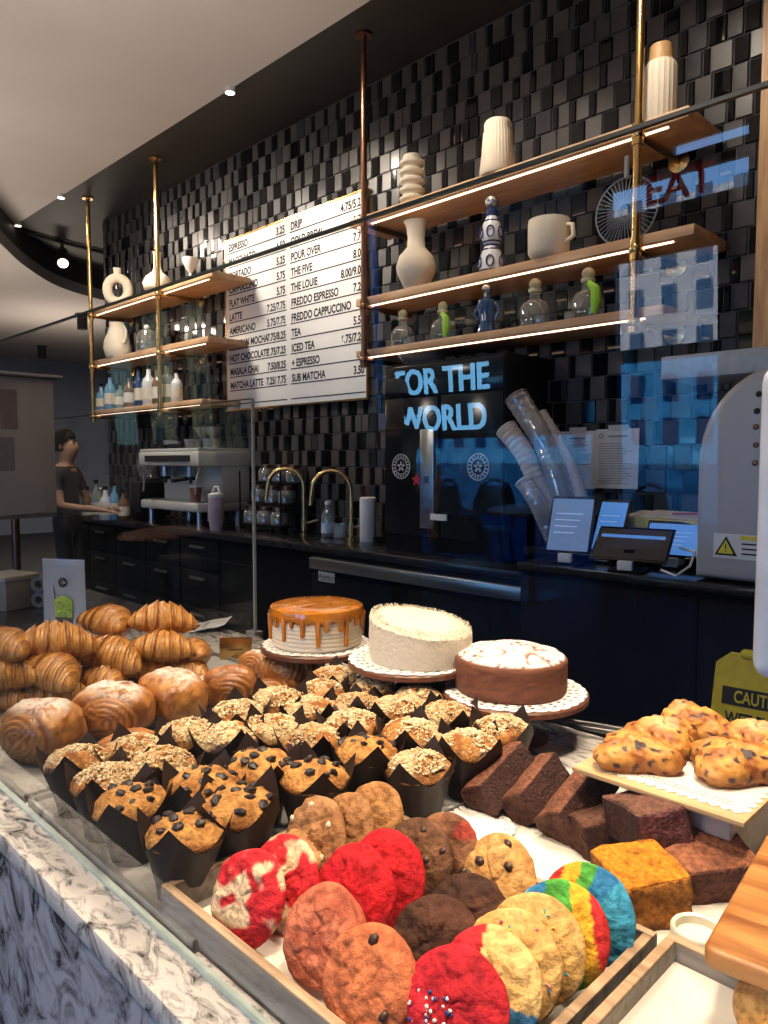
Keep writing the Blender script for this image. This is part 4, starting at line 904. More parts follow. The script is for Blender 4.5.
# ---------------------------------------------------------------- filled laminated pastries
def danish(seed, sugar=True, swirl=(.0, -.055, -.005), L_=(.088, .068, .05), dark=0.0, front=True):
    """rounded pillow whose rolled end shows nested laminated arcs"""
    nu, nv = 72, 40; vs = []; cs = []; sw = Vector(swirl)
    for j in range(nv + 1):
        ph = -PI / 2 + PI * j / nv
        for i in range(nu):
            th = 2 * PI * i / nu
            def spow(c, e): return math.copysign(abs(c) ** e, c)
            x = L_[0] * spow(math.cos(ph), .75) * spow(math.cos(th), .8); y = L_[1] * spow(math.cos(ph), .75) * spow(math.sin(th), .8); z = L_[2] * spow(math.sin(ph), .85 if math.sin(ph) > 0 else .5)
            p = Vector((x, y, z)); nrm = Vector((x / L_[0] ** 2, y / L_[1] ** 2, z / L_[2] ** 2)).normalized()
            q = p - sw; d = math.sqrt((q.x * 1.0) ** 2 + (q.y * .7) ** 2 + (q.z * 1.25) ** 2)
            m = ss(.075, .055, d) * ss(.25, -.25, p.y / L_[1])           # rolled-end region
            ringp = d * 2 * PI / .0115 + .8 * noise.noise(p * 30)
            ring = math.sin(ringp) * .5 + .5
            flake = fbm(p * 38 + Vector((seed * 3, 0, 0)), 4); fine_ = fbm(p * 120 + Vector((seed, 0, 0)), 3)
            disp = .0032 * (ring - .5) * m * 1.6 + .0042 * flake * (1 - m) + .0012 * fine_ + .006 * noise.noise(p * 14 + Vector((seed, 5, 0)))
            # crease where the roll tucks under
            edge = math.exp(-((d - .068) / .006) ** 2) * ss(.35, -.2, p.y / L_[1]); disp -= .006 * edge
            p = p + nrm * disp; vs.append(p)
            ca = mixc((.56, .24, .062), (.30, .10, .022), ss(-.35, .5, flake + .4 * fine_))
            cr = mixc((.24, .075, .02), (.62, .29, .085), ring ** 1.5)
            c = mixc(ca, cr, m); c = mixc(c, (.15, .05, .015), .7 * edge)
            c = mixc(c, (.26, .085, .022), dark * .8)
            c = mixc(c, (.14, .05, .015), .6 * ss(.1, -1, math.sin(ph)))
            if sugar:
                s = ss(.55, .95, math.sin(ph)) * ss(-.25, .22, fine_ + .8 * noise.noise(p * 50) + .12) * ss(-.5, .3, p.y / L_[1] + .3)
                c = mixc(c, (.86, .80, .72), .88 * s)
            cs.append(c)
    fs = [(j * nu + i, j * nu + (i + 1) % nu, (j + 1) * nu + (i + 1) % nu, (j + 1) * nu + i) for j in range(nv) for i in range(nu)]
    b = MB(); b.add(vs, fs, 0, cs); return b
def pastry(b, px, py, z, rot, label, scale=1, cat='pastry'):
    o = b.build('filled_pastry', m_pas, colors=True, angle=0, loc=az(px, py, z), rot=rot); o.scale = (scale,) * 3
    return tag(o, label, cat, 'laminated pastries beside the muffins')
PZ = .955
pastry(danish(1), 42, 726, PZ, (.10, -.03, .38), 'sugar-dusted laminated pastry nearest the front glass')
pastry(danish(2, swirl=(.02, -.055, -.006)), 113, 708, PZ, (.08, .02, .55), 'sugar-dusted laminated pastry between the other two powdered ones', 1.02)
pastry(danish(3, swirl=(-.02, -.065, -.03), L_=(.086, .07, .055)), 172, 694, PZ, (.0, .05, .1), 'flaky powdered pastry next to the dark chocolate roll')
pastry(danish(4, sugar=False, swirl=(.03, -.045, -.004), L_=(.07, .056, .05), dark=.55), 230, 686, .94, (.05, 0, .35), 'dark glossy chocolate roll with a spiral end')
pastry(danish(5, sugar=False, swirl=(.0, -.04, .02), L_=(.072, .056, .045), dark=.25), 286, 671, .945, (.05, 0, .5), 'golden chocolate roll just left of the caramel cake')
pastry(danish(6, sugar=True, L_=(.07, .05, .035)), 262, 662, .93, (0, 0, .2), 'half hidden sugar-dusted pastry between the two chocolate rolls')
pastry(danish(7, sugar=False, L_=(.07, .06, .03), dark=.3), 132, 748, .915, (0, 0, .3), 'small brown pastry tucked under the powdered row')
pastry(danish(8, sugar=False, L_=(.075, .06, .028), dark=.4), 44, 742, .914, (0, 0, .3), 'flat dark pastry underneath the nearest powdered one')
pastry(danish(9, sugar=False, L_=(.06, .05, .028), dark=.2), 276, 690, .914, (0, 0, .4), 'pale pastry underneath the golden chocolate roll')
pastry(danish(10, sugar=True, L_=(.06, .05, .03), dark=.2), 205, 690, .915, (0, 0, .4), 'flat powdered pastry peeking out beneath the dark roll')
# ---------------------------------------------------------------- muffins
m_wrap = mat('dark brown baking paper', (.024, .013, .011), .55, var=.25, scale=30, spec=.35)
m_muf = vmat('muffin crumb', .8, 1.0, 260, .25, .35, 150, sss=.0, bdist=.005)
m_chip = mat('dark chocolate chunk', (.018, .010, .009), .45, var=.4, scale=90)
m_str = vmat('streusel crumbs', .85, .5, 260, .2, .25, 200)
def wrapper(seed):
    r = random.Random(seed); n = 48; prof = [(.031, 0), (.034, .02), (.0430, .05), (.0490, .066)]; b = MB(); vs = []; a0 = 0.0
    top = []
    for (rr, z) in prof:
        for k in range(n):
            a = 2 * PI * k / n; q = 1 + .012 * math.cos(12 * a)
            vs.append((rr * q * math.cos(a), rr * q * math.sin(a), z))
    for lv in (.5, 1.0):
        for k in range(n):
            a = 2 * PI * k / n; f = (a - a0) / (2 * PI) * 4; f = abs((f % 1) - .5) * 2      # 1 at the four corners
            hgt = (.004 + .040 * f ** 1.5) * lv; ro = .0490 + (.003 + .011 * f ** 1.5) * lv
            vs.append((ro * math.cos(a), ro * math.sin(a), .066 + hgt + .0015 * noise.noise(Vector((math.cos(a) * 3, math.sin(a) * 3, seed)))))
    L = len(vs) // n; fs = [(i * n + k, i * n + (k + 1) % n, (i + 1) * n + (k + 1) % n, (i + 1) * n + k) for i in range(L - 1) for k in range(n)] + [tuple(range(n - 1, -1, -1))]
    b.add(vs, fs); return b
def muftop(seed, streusel):
    n = 44; rings = 16; vs = []; cs = []
    for j in range(rings + 1):
        u = j / rings
        for k in range(n):
            a = 2 * PI * k / n
            if u < .72:
                t = u / .72; rr = .0505 * math.sin(t * PI / 2); z = .071 + .030 * math.cos(t * PI / 2) ** .9
            else:
                t = (u - .72) / .28; rr = .0505 - .020 * t; z = .071 - .015 * t
            p = Vector((rr * math.cos(a), rr * math.sin(a), z)); q = p * 22 + Vector((seed * 7, 0, 0))
            kk = 1 if u < .72 else .15
            d = (.0045 * fbm(q, 3) + .0030 * fbm(q * 3.2, 3)) * kk
            crack = abs(noise.noise(q * 1.5)); d -= .0022 * kk * math.exp(-(crack / .05) ** 2)
            nr = Vector((p.x, p.y, (z - .055) * 1.2)).normalized(); p = p + nr * d; vs.append(p)
            f2 = fbm(q * 2.2, 3)
            c = mixc((.46, .21, .06), (.27, .10, .028), ss(-.4, .5, f2)) if streusel else mixc((.52, .26, .075), (.31, .125, .032), ss(-.4, .5, f2 + .6 * (u - .5)))
            c = mixc(c, (.20, .075, .02), .7 * math.exp(-(crack / .045) ** 2))
            if streusel: 
                c = mixc(c, (.66, .52, .30), .85 * ss(.0, .35, noise.noise(q * .9 + Vector((3, 3, 3))) - 6 * max(0, u - .6)))
                bl = noise.noise(q * .75 + Vector((31, 7, 2)))
                c = mixc(c, (.06, .03, .04), ss(.42, .5, bl))
            cs.append(c)
    fs = [(j * n + k, (j + 1) * n + k, (j + 1) * n + (k + 1) % n, j * n + (k + 1) % n) for j in range(rings) for k in range(n)]
    b = MB(); b.add(vs, fs, 0, cs); return b
def top_z(x, y):
    r = min(1, math.hypot(x, y) / .0505); return .072 + .030 * math.cos(math.asin(r)) ** .9
def crumbs(seed, pale):
    r = random.Random(seed); b = MB(); ca = r.uniform(0, 6.28); off = (.010 * math.cos(ca), .010 * math.sin(ca))
    n = 0
    while n < 720:
        a = r.uniform(0, 2 * PI); rr = .046 * math.sqrt(r.random()); x, y = rr * math.cos(a), rr * math.sin(a)
        if noise.noise(Vector((x * 40, y * 40, seed))) + .9 * r.random() - 8 * math.hypot(x - off[0], y - off[1]) < -.02: continue
        n += 1
        sz = r.uniform(.0009, .0022) * (1.9 if r.random() < .12 else 1); z = top_z(x, y) + sz * .1 + .0035 * noise.noise(Vector((x * 60, y * 60, seed)))
        b.col = mixc((.74, .62, .40), (.46, .26, .10), r.random() ** (1.6 if pale else .7) * (.8 if pale else 1))
        b.ball((x, y, z), sz, (r.uniform(.8, 1.3), r.uniform(.8, 1.3), r.uniform(.6, 1)), 1)
    return b
def make_muffin(seed, streusel, pale=True):
    t = thing('streusel_muffin' if streusel else 'chocolate_chip_muffin', 'muffin', 'muffin')
    wrapper(seed).build('paper_wrapper', m_wrap, t, angle=50)
    tp = muftop(seed, streusel).build('muffin_top', m_muf, t, colors=True, angle=0)
    if streusel:
        c = crumbs(seed, pale).build('crumb_topping', m_str, t, colors=True, angle=0); c['kind'] = 'stuff'
    else:
        r = random.Random(seed * 13); pts = []
        while len(pts) < 10:
            a = r.uniform(0, 2 * PI); rr = .041 * math.sqrt(r.random()); x, y = rr * math.cos(a), rr * math.sin(a)
            if any(math.hypot(x - q[0], y - q[1]) < .0155 for q in pts): continue
            pts.append((x, y))
            s = r.uniform(.0070, .0105)
            MB().ball((0, 0, 0), s * 1.05, (1.0, .85, .55), 1, M=T(x, y, top_z(x, y) - .0015, r.uniform(-.3, .3) - y * 12, x * 12 + r.uniform(-.3, .3), r.uniform(0, 3))).build('chocolate_chunk', m_chip, t, smooth=False)
    return Proto(t)
STR = [make_muffin(20 + i, True, i != 3) for i in range(5)]; CHO = [make_muffin(40 + i, False) for i in range(4)]
S1 = 'crumb-topped muffins in dark paper'; S2 = 'chocolate chunk muffins in dark paper'
ML = [ # px, py, kind, label
 ('S', 72, 765, 'crumb muffin furthest left along the front glass, a tall paper corner in front'), ('S', 99, 785, 'crumb muffin by the front glass, sunk between a crumb and a chunk muffin'),
 ('C', 125, 806, 'chocolate chunk muffin second nearest the front glass corner of the cookie tray'), ('C', 174, 839, 'chocolate chunk muffin nearest the viewer, beside the cookie tray corner'),
 ('S', 136, 751, 'blueberry crumb muffin in the second row from the glass, next to the powdered pastries'), ('S', 160, 765, 'crumb muffin in the second row from the glass, left of the chunk muffins'),
 ('C', 201, 786, 'chocolate chunk muffin in the second row, touching the one with the big torn paper'), ('C', 240, 806, 'chocolate chunk muffin with a wide dark paper beside the brown cookies'),
 ('S', 189, 733, 'crumb muffin in the third row, right beside the flaky powdered pastry'), ('S', 227, 741, 'heavily crumbed muffin in the third row, left of a chunk muffin'),
 ('C', 259, 767, 'small chocolate chunk muffin in the middle of the third row'), ('C', 311, 777, 'chocolate chunk muffin behind the brown cookies in the third row'),
 ('S', 237, 716, 'flat brown muffin with few crumbs below the dark chocolate roll'), ('S', 272, 730, 'knobbly crumb muffin in the fourth row, second from the pastries'),
 ('S', 310, 741, 'large crumb muffin in the fourth row, left of the upright chunk muffin'), ('C', 364, 753, 'upright chocolate chunk muffin whose whole dark cup is visible'),
 ('S', 276, 702, 'pale crumb muffin in front of the golden chocolate roll'), ('S', 310, 708, 'wide brown crumb muffin in the fifth row, second from the pastries'), ('S', 355, 725, 'crumb muffin directly behind the upright chunk muffin'),
 ('S', 322, 691, 'crumb muffin in the back rows in front of the caramel cake stand'), ('S', 356, 706, 'small crumb muffin in the middle of the back rows'), ('S', 395, 710, 'round crumb muffin in the back rows, before the coconut cake'),
 ('S', 410, 736, 'crumb muffin behind the one with the tall bare cup'), ('S', 374, 689, 'tall crumb muffin at the very back, below the coconut cake stand'), ('S', 418, 698, 'pale crumb muffin at the back, below the right side of the coconut cake'),
 ('S', 447, 716, 'brown crumb muffin at the back, touching the chocolate cake stand'), ('S', 421, 766, 'crumb muffin with a tall bare dark cup nearest the parchment'), ('S', 468, 746, 'pale crumb muffin left of the dark loaf slices'),
 ('S', 503, 731, 'blueberry crumb muffin directly under the chocolate cake stand'), ('S', 332, 678, 'small crumb muffin peeking out under the caramel cake stand')]
ks = {'S': 0, 'C': 0}
for kind, px, py, lab in ML:
    p = az(px, py, .978); p.x -= .014 if p.y < .51 else 0; lst = STR if kind == 'S' else CHO; i = ks[kind]; ks[kind] += 1
    y = max(p.y, .514); hz = DZ + .006; fr_ = p.y < .56
    if py > 755 and px > 400: hz = DZ + .004
    lst[i % len(lst)].put((p.x, y, hz), rot=(random.uniform(-.06, .06), random.uniform(-.06, .06), PI / 4 + random.randrange(4) * PI / 2 + random.uniform(-.12, .12) if fr_ else random.uniform(0, 6.28)), label=lab, group=S1 if kind == 'S' else S2, scale=1.10 if fr_ else random.uniform(1.12, 1.19) if kind == 'S' else random.uniform(1.14, 1.2))
# ---------------------------------------------------------------- cookies
m_cook = vmat('cookie crumb', .8, .75, 210, .25, .2, 110, bdist=.0035)
def cookie(seed, colfn, R=.056, h=.022, rough_=1.0, flat=False):
    n = 84; rings = 30; vs = []; cs = []
    for j in range(rings + 1):
        u = j / rings
        for k in range(n):
            a = 2 * PI * k / n
            if u < .62: t = u / .62; rr = R * .97 * t ** .9; z = h * (1 - .55 * t ** 3)
            elif u < .8: t = (u - .62) / .18; rr = R * (.97 + .03 * math.sin(t * PI)); z = h * .45 * (1 - t)
            else: t = (u - .8) / .2; rr = R * .96 * (1 - t); z = -.001
            p = Vector((rr * math.cos(a), rr * math.sin(a), z)); q = p * 20 + Vector((seed * 11.3, seed, 0))
            wob = 1 + .05 * noise.noise(Vector((math.cos(a) * 1.3, math.sin(a) * 1.3, seed * 3)))
            d = 0
            if u < .75:
                d = (.0030 * fbm(q * 1.3, 3) + .0028 * fbm(q * 3.4, 3)) * rough_
                cr = abs(noise.noise(q * 2.1 + Vector((4, 9, 1)))); cr2 = abs(noise.noise(q * 4.1 + Vector((1, 3, 8))))
                d -= .0022 * math.exp(-(cr / .07) ** 2) * rough_ + .0014 * math.exp(-(cr2 / .07) ** 2)
            else: cr = cr2 = 1
            p = Vector((p.x * wob, p.y * wob, p.z + d)); vs.append(p)
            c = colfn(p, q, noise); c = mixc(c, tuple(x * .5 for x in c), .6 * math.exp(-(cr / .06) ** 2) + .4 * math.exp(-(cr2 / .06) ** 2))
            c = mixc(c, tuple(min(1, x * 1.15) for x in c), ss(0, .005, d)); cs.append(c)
    fs = [(j * n + k, (j + 1) * n + k, (j + 1) * n + (k + 1) % n, j * n + (k + 1) % n) for j in range(rings) for k in range(n)]
    b = MB(); b.add(vs, fs, 0, cs); return b
def plain(c, c2=None, dark=None, dthr=.4):
    def f(p, q, nz):
        t = ss(-.4, .5, fbm(q * 1.5, 3)); o = mixc(c, c2 or tuple(x * .75 for x in c), t)
        if dark: o = mixc(o, dark, ss(dthr, dthr + .06, nz.noise(q * 1.5 + Vector((50, 3, 1)))))
        return o
    return f
def marbled(p, q, nz):
    t = nz.noise(q * 1.0 + Vector((3, 20, 5))) + .45 * nz.noise(q * 2.6); return mixc((.62, .02, .03), (.80, .58, .36), ss(-.02, .10, t))
RAIN = [(.62, .03, .03), (.80, .42, .03), (.08, .36, .05), (.03, .20, .42), (.05, .32, .50)]
def rainbow(ang, off):
    def f(p, q, nz):
        s = (p.x * math.cos(ang) + p.y * math.sin(ang)) / .056 * .5 + .5 + .10 * nz.noise(q * .9) + off; i = int(max(0, min(4.99, s * 5))); return RAIN[i]
    return f
def primary(p, q, nz):
    s = p.x * .8 + .008 * nz.noise(q); t = p.y + .006 * nz.noise(q + Vector((9, 9, 9)))
    if s < -.012: return (.62, .025, .035)
    if t < -.01: return (.03, .15, .30)
    return (.78, .52, .20)
m_sprk = mat('white sugar pearls', (.85, .83, .80), .4); m_sprk2 = mat('navy sugar pearls', (.03, .05, .22), .4)
SPC = [mat('pink sprinkle', (.75, .15, .25), .4), mat('teal sprinkle', (.05, .40, .42), .4), mat('yellow sprinkle', (.85, .65, .05), .4), mat('blue sprinkle', (.05, .15, .5), .4)]
m_cchip = mat('chocolate chip', (.05, .022, .014), .4, var=.3, scale=90); m_wchip = mat('white chocolate chip', (.72, .58, .40), .5)
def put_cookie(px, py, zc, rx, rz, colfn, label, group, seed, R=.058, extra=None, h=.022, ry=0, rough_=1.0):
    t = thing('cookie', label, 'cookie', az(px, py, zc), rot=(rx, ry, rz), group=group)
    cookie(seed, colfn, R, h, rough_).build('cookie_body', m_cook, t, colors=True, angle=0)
    r = random.Random(seed * 5)
    if extra:
        for nm, m, cnt, sz, shape in extra:
            cnt_ = 0
            while cnt_ < cnt:
                a = r.uniform(0, 6.28); rr = R * .86 * math.sqrt(r.random()); x, y = rr * math.cos(a), rr * math.sin(a)
                if shape == 'patch' and math.hypot(x + .018, y + .018) > .028: continue
                cnt_ += 1; mm = m[cnt_ % len(m)] if isinstance(m, list) else m; z = h * (1 - .55 * (rr / R) ** 3)
                if shape == 'rod': MB().tube([(x - sz, y, z + .001), (x + sz, y, z + .001)], sz * .45, 6, M=Matrix.Translation((x, y, 0)) @ Matrix.Rotation(r.uniform(0, 3), 4, 'Z') @ Matrix.Translation((-x, -y, 0))).build(nm, mm, t)
                else: MB().ball((x, y, z - sz * (.12 if shape == 'ball' else -.1)), sz * r.uniform(.8, 1.3), (1, 1.25, .55), 1, M=Matrix.Translation((x, y, 0)) @ Matrix.Rotation(r.uniform(0, 3), 4, 'Z') @ Matrix.Translation((-x, -y, 0))).build(nm, mm, t, angle=0)
    return t
R1 = math.radians
GC = 'cookies in the wooden tray'
brown = (.36, .17, .065); dk = (.10, .045, .022); choc = (.085, .032, .018); salmon = (.64, .19, .10); redc = (.62, .012, .02); tan_ = (.62, .34, .12)
chip = [('chocolate_chip', m_cchip, 7, .006, 'ball')]
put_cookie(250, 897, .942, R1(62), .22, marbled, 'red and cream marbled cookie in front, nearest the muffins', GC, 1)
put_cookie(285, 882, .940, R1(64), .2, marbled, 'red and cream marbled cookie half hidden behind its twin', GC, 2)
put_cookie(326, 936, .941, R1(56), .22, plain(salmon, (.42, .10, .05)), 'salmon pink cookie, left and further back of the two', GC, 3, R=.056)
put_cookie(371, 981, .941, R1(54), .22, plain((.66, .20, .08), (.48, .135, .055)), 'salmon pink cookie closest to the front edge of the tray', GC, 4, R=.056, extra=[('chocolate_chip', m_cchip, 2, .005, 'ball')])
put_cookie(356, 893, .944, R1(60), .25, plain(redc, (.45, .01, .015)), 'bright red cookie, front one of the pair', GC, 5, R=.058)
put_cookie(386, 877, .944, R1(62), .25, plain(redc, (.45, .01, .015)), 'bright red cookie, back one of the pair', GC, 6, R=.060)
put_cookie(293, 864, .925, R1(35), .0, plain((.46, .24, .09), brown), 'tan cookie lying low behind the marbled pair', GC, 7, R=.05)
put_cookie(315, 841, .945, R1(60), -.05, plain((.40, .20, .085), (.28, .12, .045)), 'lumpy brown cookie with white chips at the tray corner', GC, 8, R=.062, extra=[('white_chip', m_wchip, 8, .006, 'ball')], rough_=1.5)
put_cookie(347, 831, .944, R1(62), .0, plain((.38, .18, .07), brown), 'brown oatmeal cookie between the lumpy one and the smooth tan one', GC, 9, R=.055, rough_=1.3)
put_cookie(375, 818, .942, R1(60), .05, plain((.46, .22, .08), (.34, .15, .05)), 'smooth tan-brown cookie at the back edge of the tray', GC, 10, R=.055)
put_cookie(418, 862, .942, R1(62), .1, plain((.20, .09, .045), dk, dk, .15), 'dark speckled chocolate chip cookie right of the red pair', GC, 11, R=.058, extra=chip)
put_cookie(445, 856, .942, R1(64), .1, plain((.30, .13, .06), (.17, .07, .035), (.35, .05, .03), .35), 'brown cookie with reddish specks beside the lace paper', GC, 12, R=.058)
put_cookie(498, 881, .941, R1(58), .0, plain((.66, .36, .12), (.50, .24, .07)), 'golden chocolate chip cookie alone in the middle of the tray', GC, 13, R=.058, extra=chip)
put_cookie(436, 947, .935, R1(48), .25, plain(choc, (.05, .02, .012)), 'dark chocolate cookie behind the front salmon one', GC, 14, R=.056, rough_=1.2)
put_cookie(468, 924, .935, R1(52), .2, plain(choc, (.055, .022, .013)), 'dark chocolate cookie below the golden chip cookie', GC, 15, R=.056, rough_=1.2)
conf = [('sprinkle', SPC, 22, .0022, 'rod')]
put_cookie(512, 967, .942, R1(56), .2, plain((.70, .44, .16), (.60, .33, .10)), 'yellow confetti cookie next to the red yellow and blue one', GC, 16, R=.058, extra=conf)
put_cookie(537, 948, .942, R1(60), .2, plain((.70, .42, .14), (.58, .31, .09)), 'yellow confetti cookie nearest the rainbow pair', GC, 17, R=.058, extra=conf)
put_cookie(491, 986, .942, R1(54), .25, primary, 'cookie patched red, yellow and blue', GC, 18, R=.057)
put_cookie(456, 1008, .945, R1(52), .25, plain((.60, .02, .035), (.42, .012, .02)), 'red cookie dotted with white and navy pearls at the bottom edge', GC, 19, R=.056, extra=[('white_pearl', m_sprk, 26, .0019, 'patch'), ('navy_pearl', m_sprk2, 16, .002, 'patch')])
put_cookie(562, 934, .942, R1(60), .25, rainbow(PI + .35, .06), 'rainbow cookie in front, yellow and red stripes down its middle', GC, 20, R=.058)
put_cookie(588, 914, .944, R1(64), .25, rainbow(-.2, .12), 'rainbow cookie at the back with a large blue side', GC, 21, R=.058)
put_cookie(778, 1012, .945, R1(50), .3, plain((.66, .38, .13), (.50, .25, .07)), 'golden cookie alone at the bottom right corner', None, 22, R=.042)
# ---------------------------------------------------------------- loaf slices
m_loaf = vmat('loaf crumb', .7, 1.0, 200, .3, .5, 140, bdist=.007)
def loaf(seed, sx, sy, sz, ctop, cside, ccut, cutaxis='x', bump_=.0025):
    bm = bmesh.new(); bmesh.ops.create_cube(bm, size=1)
    for v in bm.verts: v.co = Vector((v.co.x * sx, v.co.y * sy, v.co.z * sz))
    bmesh.ops.bevel(bm, geom=bm.edges[:], offset=.006, segments=3, profile=.6, affect='EDGES')
    bmesh.ops.subdivide_edges(bm, edges=bm.edges[:], cuts=5, use_grid_fill=True)
    bmesh.ops.triangulate(bm, faces=[f for f in bm.faces if len(f.verts) > 4]); bm.normal_update()
    b = MB(); vs = []; cs = []
    for v in bm.verts:
        p = v.co; nz_ = v.normal; q = p * 30 + Vector((seed * 5, 0, 0)); cut = abs(nz_.x if cutaxis == 'x' else nz_.y); t = max(0, nz_.z)
        d = bump_ * fbm(q, 3) * (1 + 1.2 * cut) + .0018 * fbm(q * 3, 2) * (1 + cut)
        c = mixc(cside, ctop, ss(.4, .8, t)); c = mixc(c, ccut, ss(.5, .9, cut)); c = mixc(c, tuple(x * .55 for x in c), ss(.05, .5, fbm(q * 1.7, 3)))
        vs.append(p + nz_ * d + Vector((0, 0, .005 * t * (1 - (2 * p.x / sx) ** 2)))); cs.append(c)
    bm.verts.index_update(); fs = [[v.index for v in f.verts] for f in bm.faces]; bm.free(); b.add(vs, fs, 0, cs); return b
dkc = (.085, .032, .020); dks = (.055, .021, .016); dcut = (.21, .078, .042)
def put_loaf(px, py, z, rot, size, cols, label, seed, cutaxis='y', cat='cake slice', group='loaf slices on the parchment'):
    o = loaf(seed, *size, *cols, cutaxis).build('loaf_slice', m_loaf, colors=True, angle=0, loc=az(px, py, z), rot=rot); return tag(o, label, cat, group)
cols = (dcut, dks, (.10, .038, .026))
put_loaf(500, 779, .930, (R1(20), R1(-32), R1(-8)), (.060, .145, .056), cols, 'dark brown loaf bar leaning at the left, beside the bare muffin cup', 1)
put_loaf(536, 789, .924, (R1(18), R1(-34), R1(-4)), (.056, .135, .054), cols, 'dark brown loaf bar with its square end facing out, second from the muffins', 2)
put_loaf(578, 803, .924, (R1(20), R1(-32), R1(-8)), (.060, .155, .058), cols, 'long dark loaf bar with a red-brown speckled top in the middle of the row', 3)
put_loaf(608, 829, .912, (R1(6), R1(-8), R1(-28)), (.065, .12, .056), ((.12, .05, .03), dks, dkc), 'low dark loaf bar lying under the purple-cut slice', 4)
put_loaf(646, 820, .958, (R1(4), R1(-8), R1(-30)), (.10, .085, .058), ((.17, .075, .05), dks, (.15, .05, .05)), 'chocolate loaf slice with a crumbly purple cut face on top of the row', 5, 'x')
put_loaf(697, 858, .915, (R1(4), R1(8), R1(-40)), (.13, .125, .058), ((.30, .11, .055), (.03, .014, .012), (.14, .05, .03)), 'flat brown loaf slice lying beside the cutting board', 6, 'x')
put_loaf(640, 885, .918, (R1(6), R1(2), R1(-36)), (.10, .098, .066), ((.68, .24, .012), (.36, .12, .015), (.40, .15, .02)), 'bright orange pumpkin loaf slice behind the tray corner', 7, 'x')
# lace doilies
m_lace = mat('white lace paper', (.80, .78, .75), .8, var=.03)
def doily(R, loc, label, z=0, holes_=28, rot=0, parent=None):
    """lace paper with real openings near its scalloped edge"""
    b = MB(); n = holes_ * 6
    def ring(r, sc=0): return [((r + sc * abs(math.cos(holes_ / 2 * a)) ** .7) * math.cos(a) if True else 0, (r + sc * abs(math.cos(holes_ / 2 * a)) ** .7) * math.sin(a), .0) for a in [2 * PI * k / n for k in range(n)]]
    rad = [0.0001, R * .5, R * .74, R * .79, R * .83, R * .88, R * .92]; vs = []
    for r in rad: vs += ring(r)
    vs += ring(R * .955, R * .045)
    fs = []
    for i in range(len(rad)):
        for k in range(n):
            if i in (2, 4) and k % 6 in (2, 3): continue
            if i == 5 and k % 6 in (0,): continue
            fs.append((i * n + k, i * n + (k + 1) % n, (i + 1) * n + (k + 1) % n, (i + 1) * n + k))
    vs = [(x, y, .0012 * math.sin(5 * math.atan2(y, x)) * (math.hypot(x, y) / R) ** 4 + .0012) for x, y, z_ in vs]
    b.add(vs, fs); return tag(b.build('paper_doily', m_lace, loc=loc, rot=(0, 0, rot), smooth=False), label, 'doily')
doily(.075, az(470, 826, DZ + .012), 'small white lace doily at the edge of the parchment', rot=.2)
# ---------------------------------------------------------------- cakes on stands
m_stand = wood_mat('dark red brown wood', (.10, .035, .02), (.20, .075, .04), 8, .35, axis=0)
def stand(c, R, top, label):
    t = thing('cake_stand', label, 'cake stand', (c[0], c[1], DZ)); h = top - DZ
    MB().lathe([(R - .008, h - .018), (R, h - .014), (R, h - .004), (R - .004, h)], 56).build('plate', m_stand, t)
    MB().lathe([(.03, .012), (.024, .03), (.02, h * .5), (.03, h - .03), (.05, h - .018)], 24).build('stem', m_stand, t)
    MB().lathe([(.075, 0), (.078, .006), (.05, .012), (.03, .016)], 32).build('foot', m_stand, t)
ca = az(317, 643, 1.012); cc = az(411, 658, 1.032); ch = az(514, 689, .99)
stand(ca, .150, 1.012, 'round wooden stand under the caramel drip cake'); stand(cc, .150, 1.032, 'round wooden stand under the white coconut cake'); stand(ch, .163, .99, 'round wooden stand under the sugar-dusted chocolate cake')
doily(.146, (ca.x, ca.y, 1.012), 'lace doily under the caramel drip cake'); doily(.150, (cc.x, cc.y, 1.032), 'lace doily under the coconut cake'); doily(.160, (ch.x, ch.y, .99), 'lace doily under the chocolate cake', holes_=32)
# caramel drip cake
t = thing('caramel_cake', 'tall cake with caramel top dripping over white piped sides', 'cake', (ca.x, ca.y, 1.014))
RC, HC = .119, .098
MB().lathe([(RC - .004, 0), (RC, .004)] + [(RC + .0008 * math.sin(i * 2.2), .004 + i * (HC - .008) / 24) for i in range(25)] + [(RC - .004, HC), (0, HC + .001)], 96, fn=lambda p, a: Vector((p.x * (1 + .014 * abs(math.cos(24 * a))), p.y * (1 + .014 * abs(math.cos(24 * a))), p.z)) if math.hypot(p.x, p.y) > .1 else p).build('cream_sides', mat('vanilla frosting', (.86, .76, .58), .5, var=.05), t, angle=30)
m_car = mat('caramel glaze', (.50, .17, .012), .12, var=.35, scale=18, coat=.8, bump=.1, bscale=12)
MB().lathe([(RC + .005, HC - .018), (RC + .007, HC - .008), (RC + .004, HC + .004), (RC - .01, HC + .008), (RC * .5, HC + .007), (0, HC + .0075)], 96, fn=lambda p, a: Vector((p.x, p.y, p.z - (.010 * max(0, math.sin(17 * a + 2 * math.sin(3 * a))) if p.z < HC - .01 else 0) + .0012 * noise.noise(Vector((p.x * 30, p.y * 30, 0)))))).build('caramel_top', m_car, t)
rd = random.Random(8)
for k in range(26):
    a = 2 * PI * k / 26 + rd.uniform(-.07, .07); L_ = rd.uniform(.03, .085); w_ = rd.uniform(.0045, .0075); rr = RC + .0035
    MB().tube([(rr * math.cos(a), rr * math.sin(a), HC - .012), (rr * math.cos(a), rr * math.sin(a), HC - L_ + .008), (rr * math.cos(a), rr * math.sin(a), HC - L_)], [w_ * 1.5, w_, w_ * 1.1], 8).ball((rr * math.cos(a), rr * math.sin(a), HC - L_), w_ * 1.1, sub=1).build('caramel_drip', m_car, t)
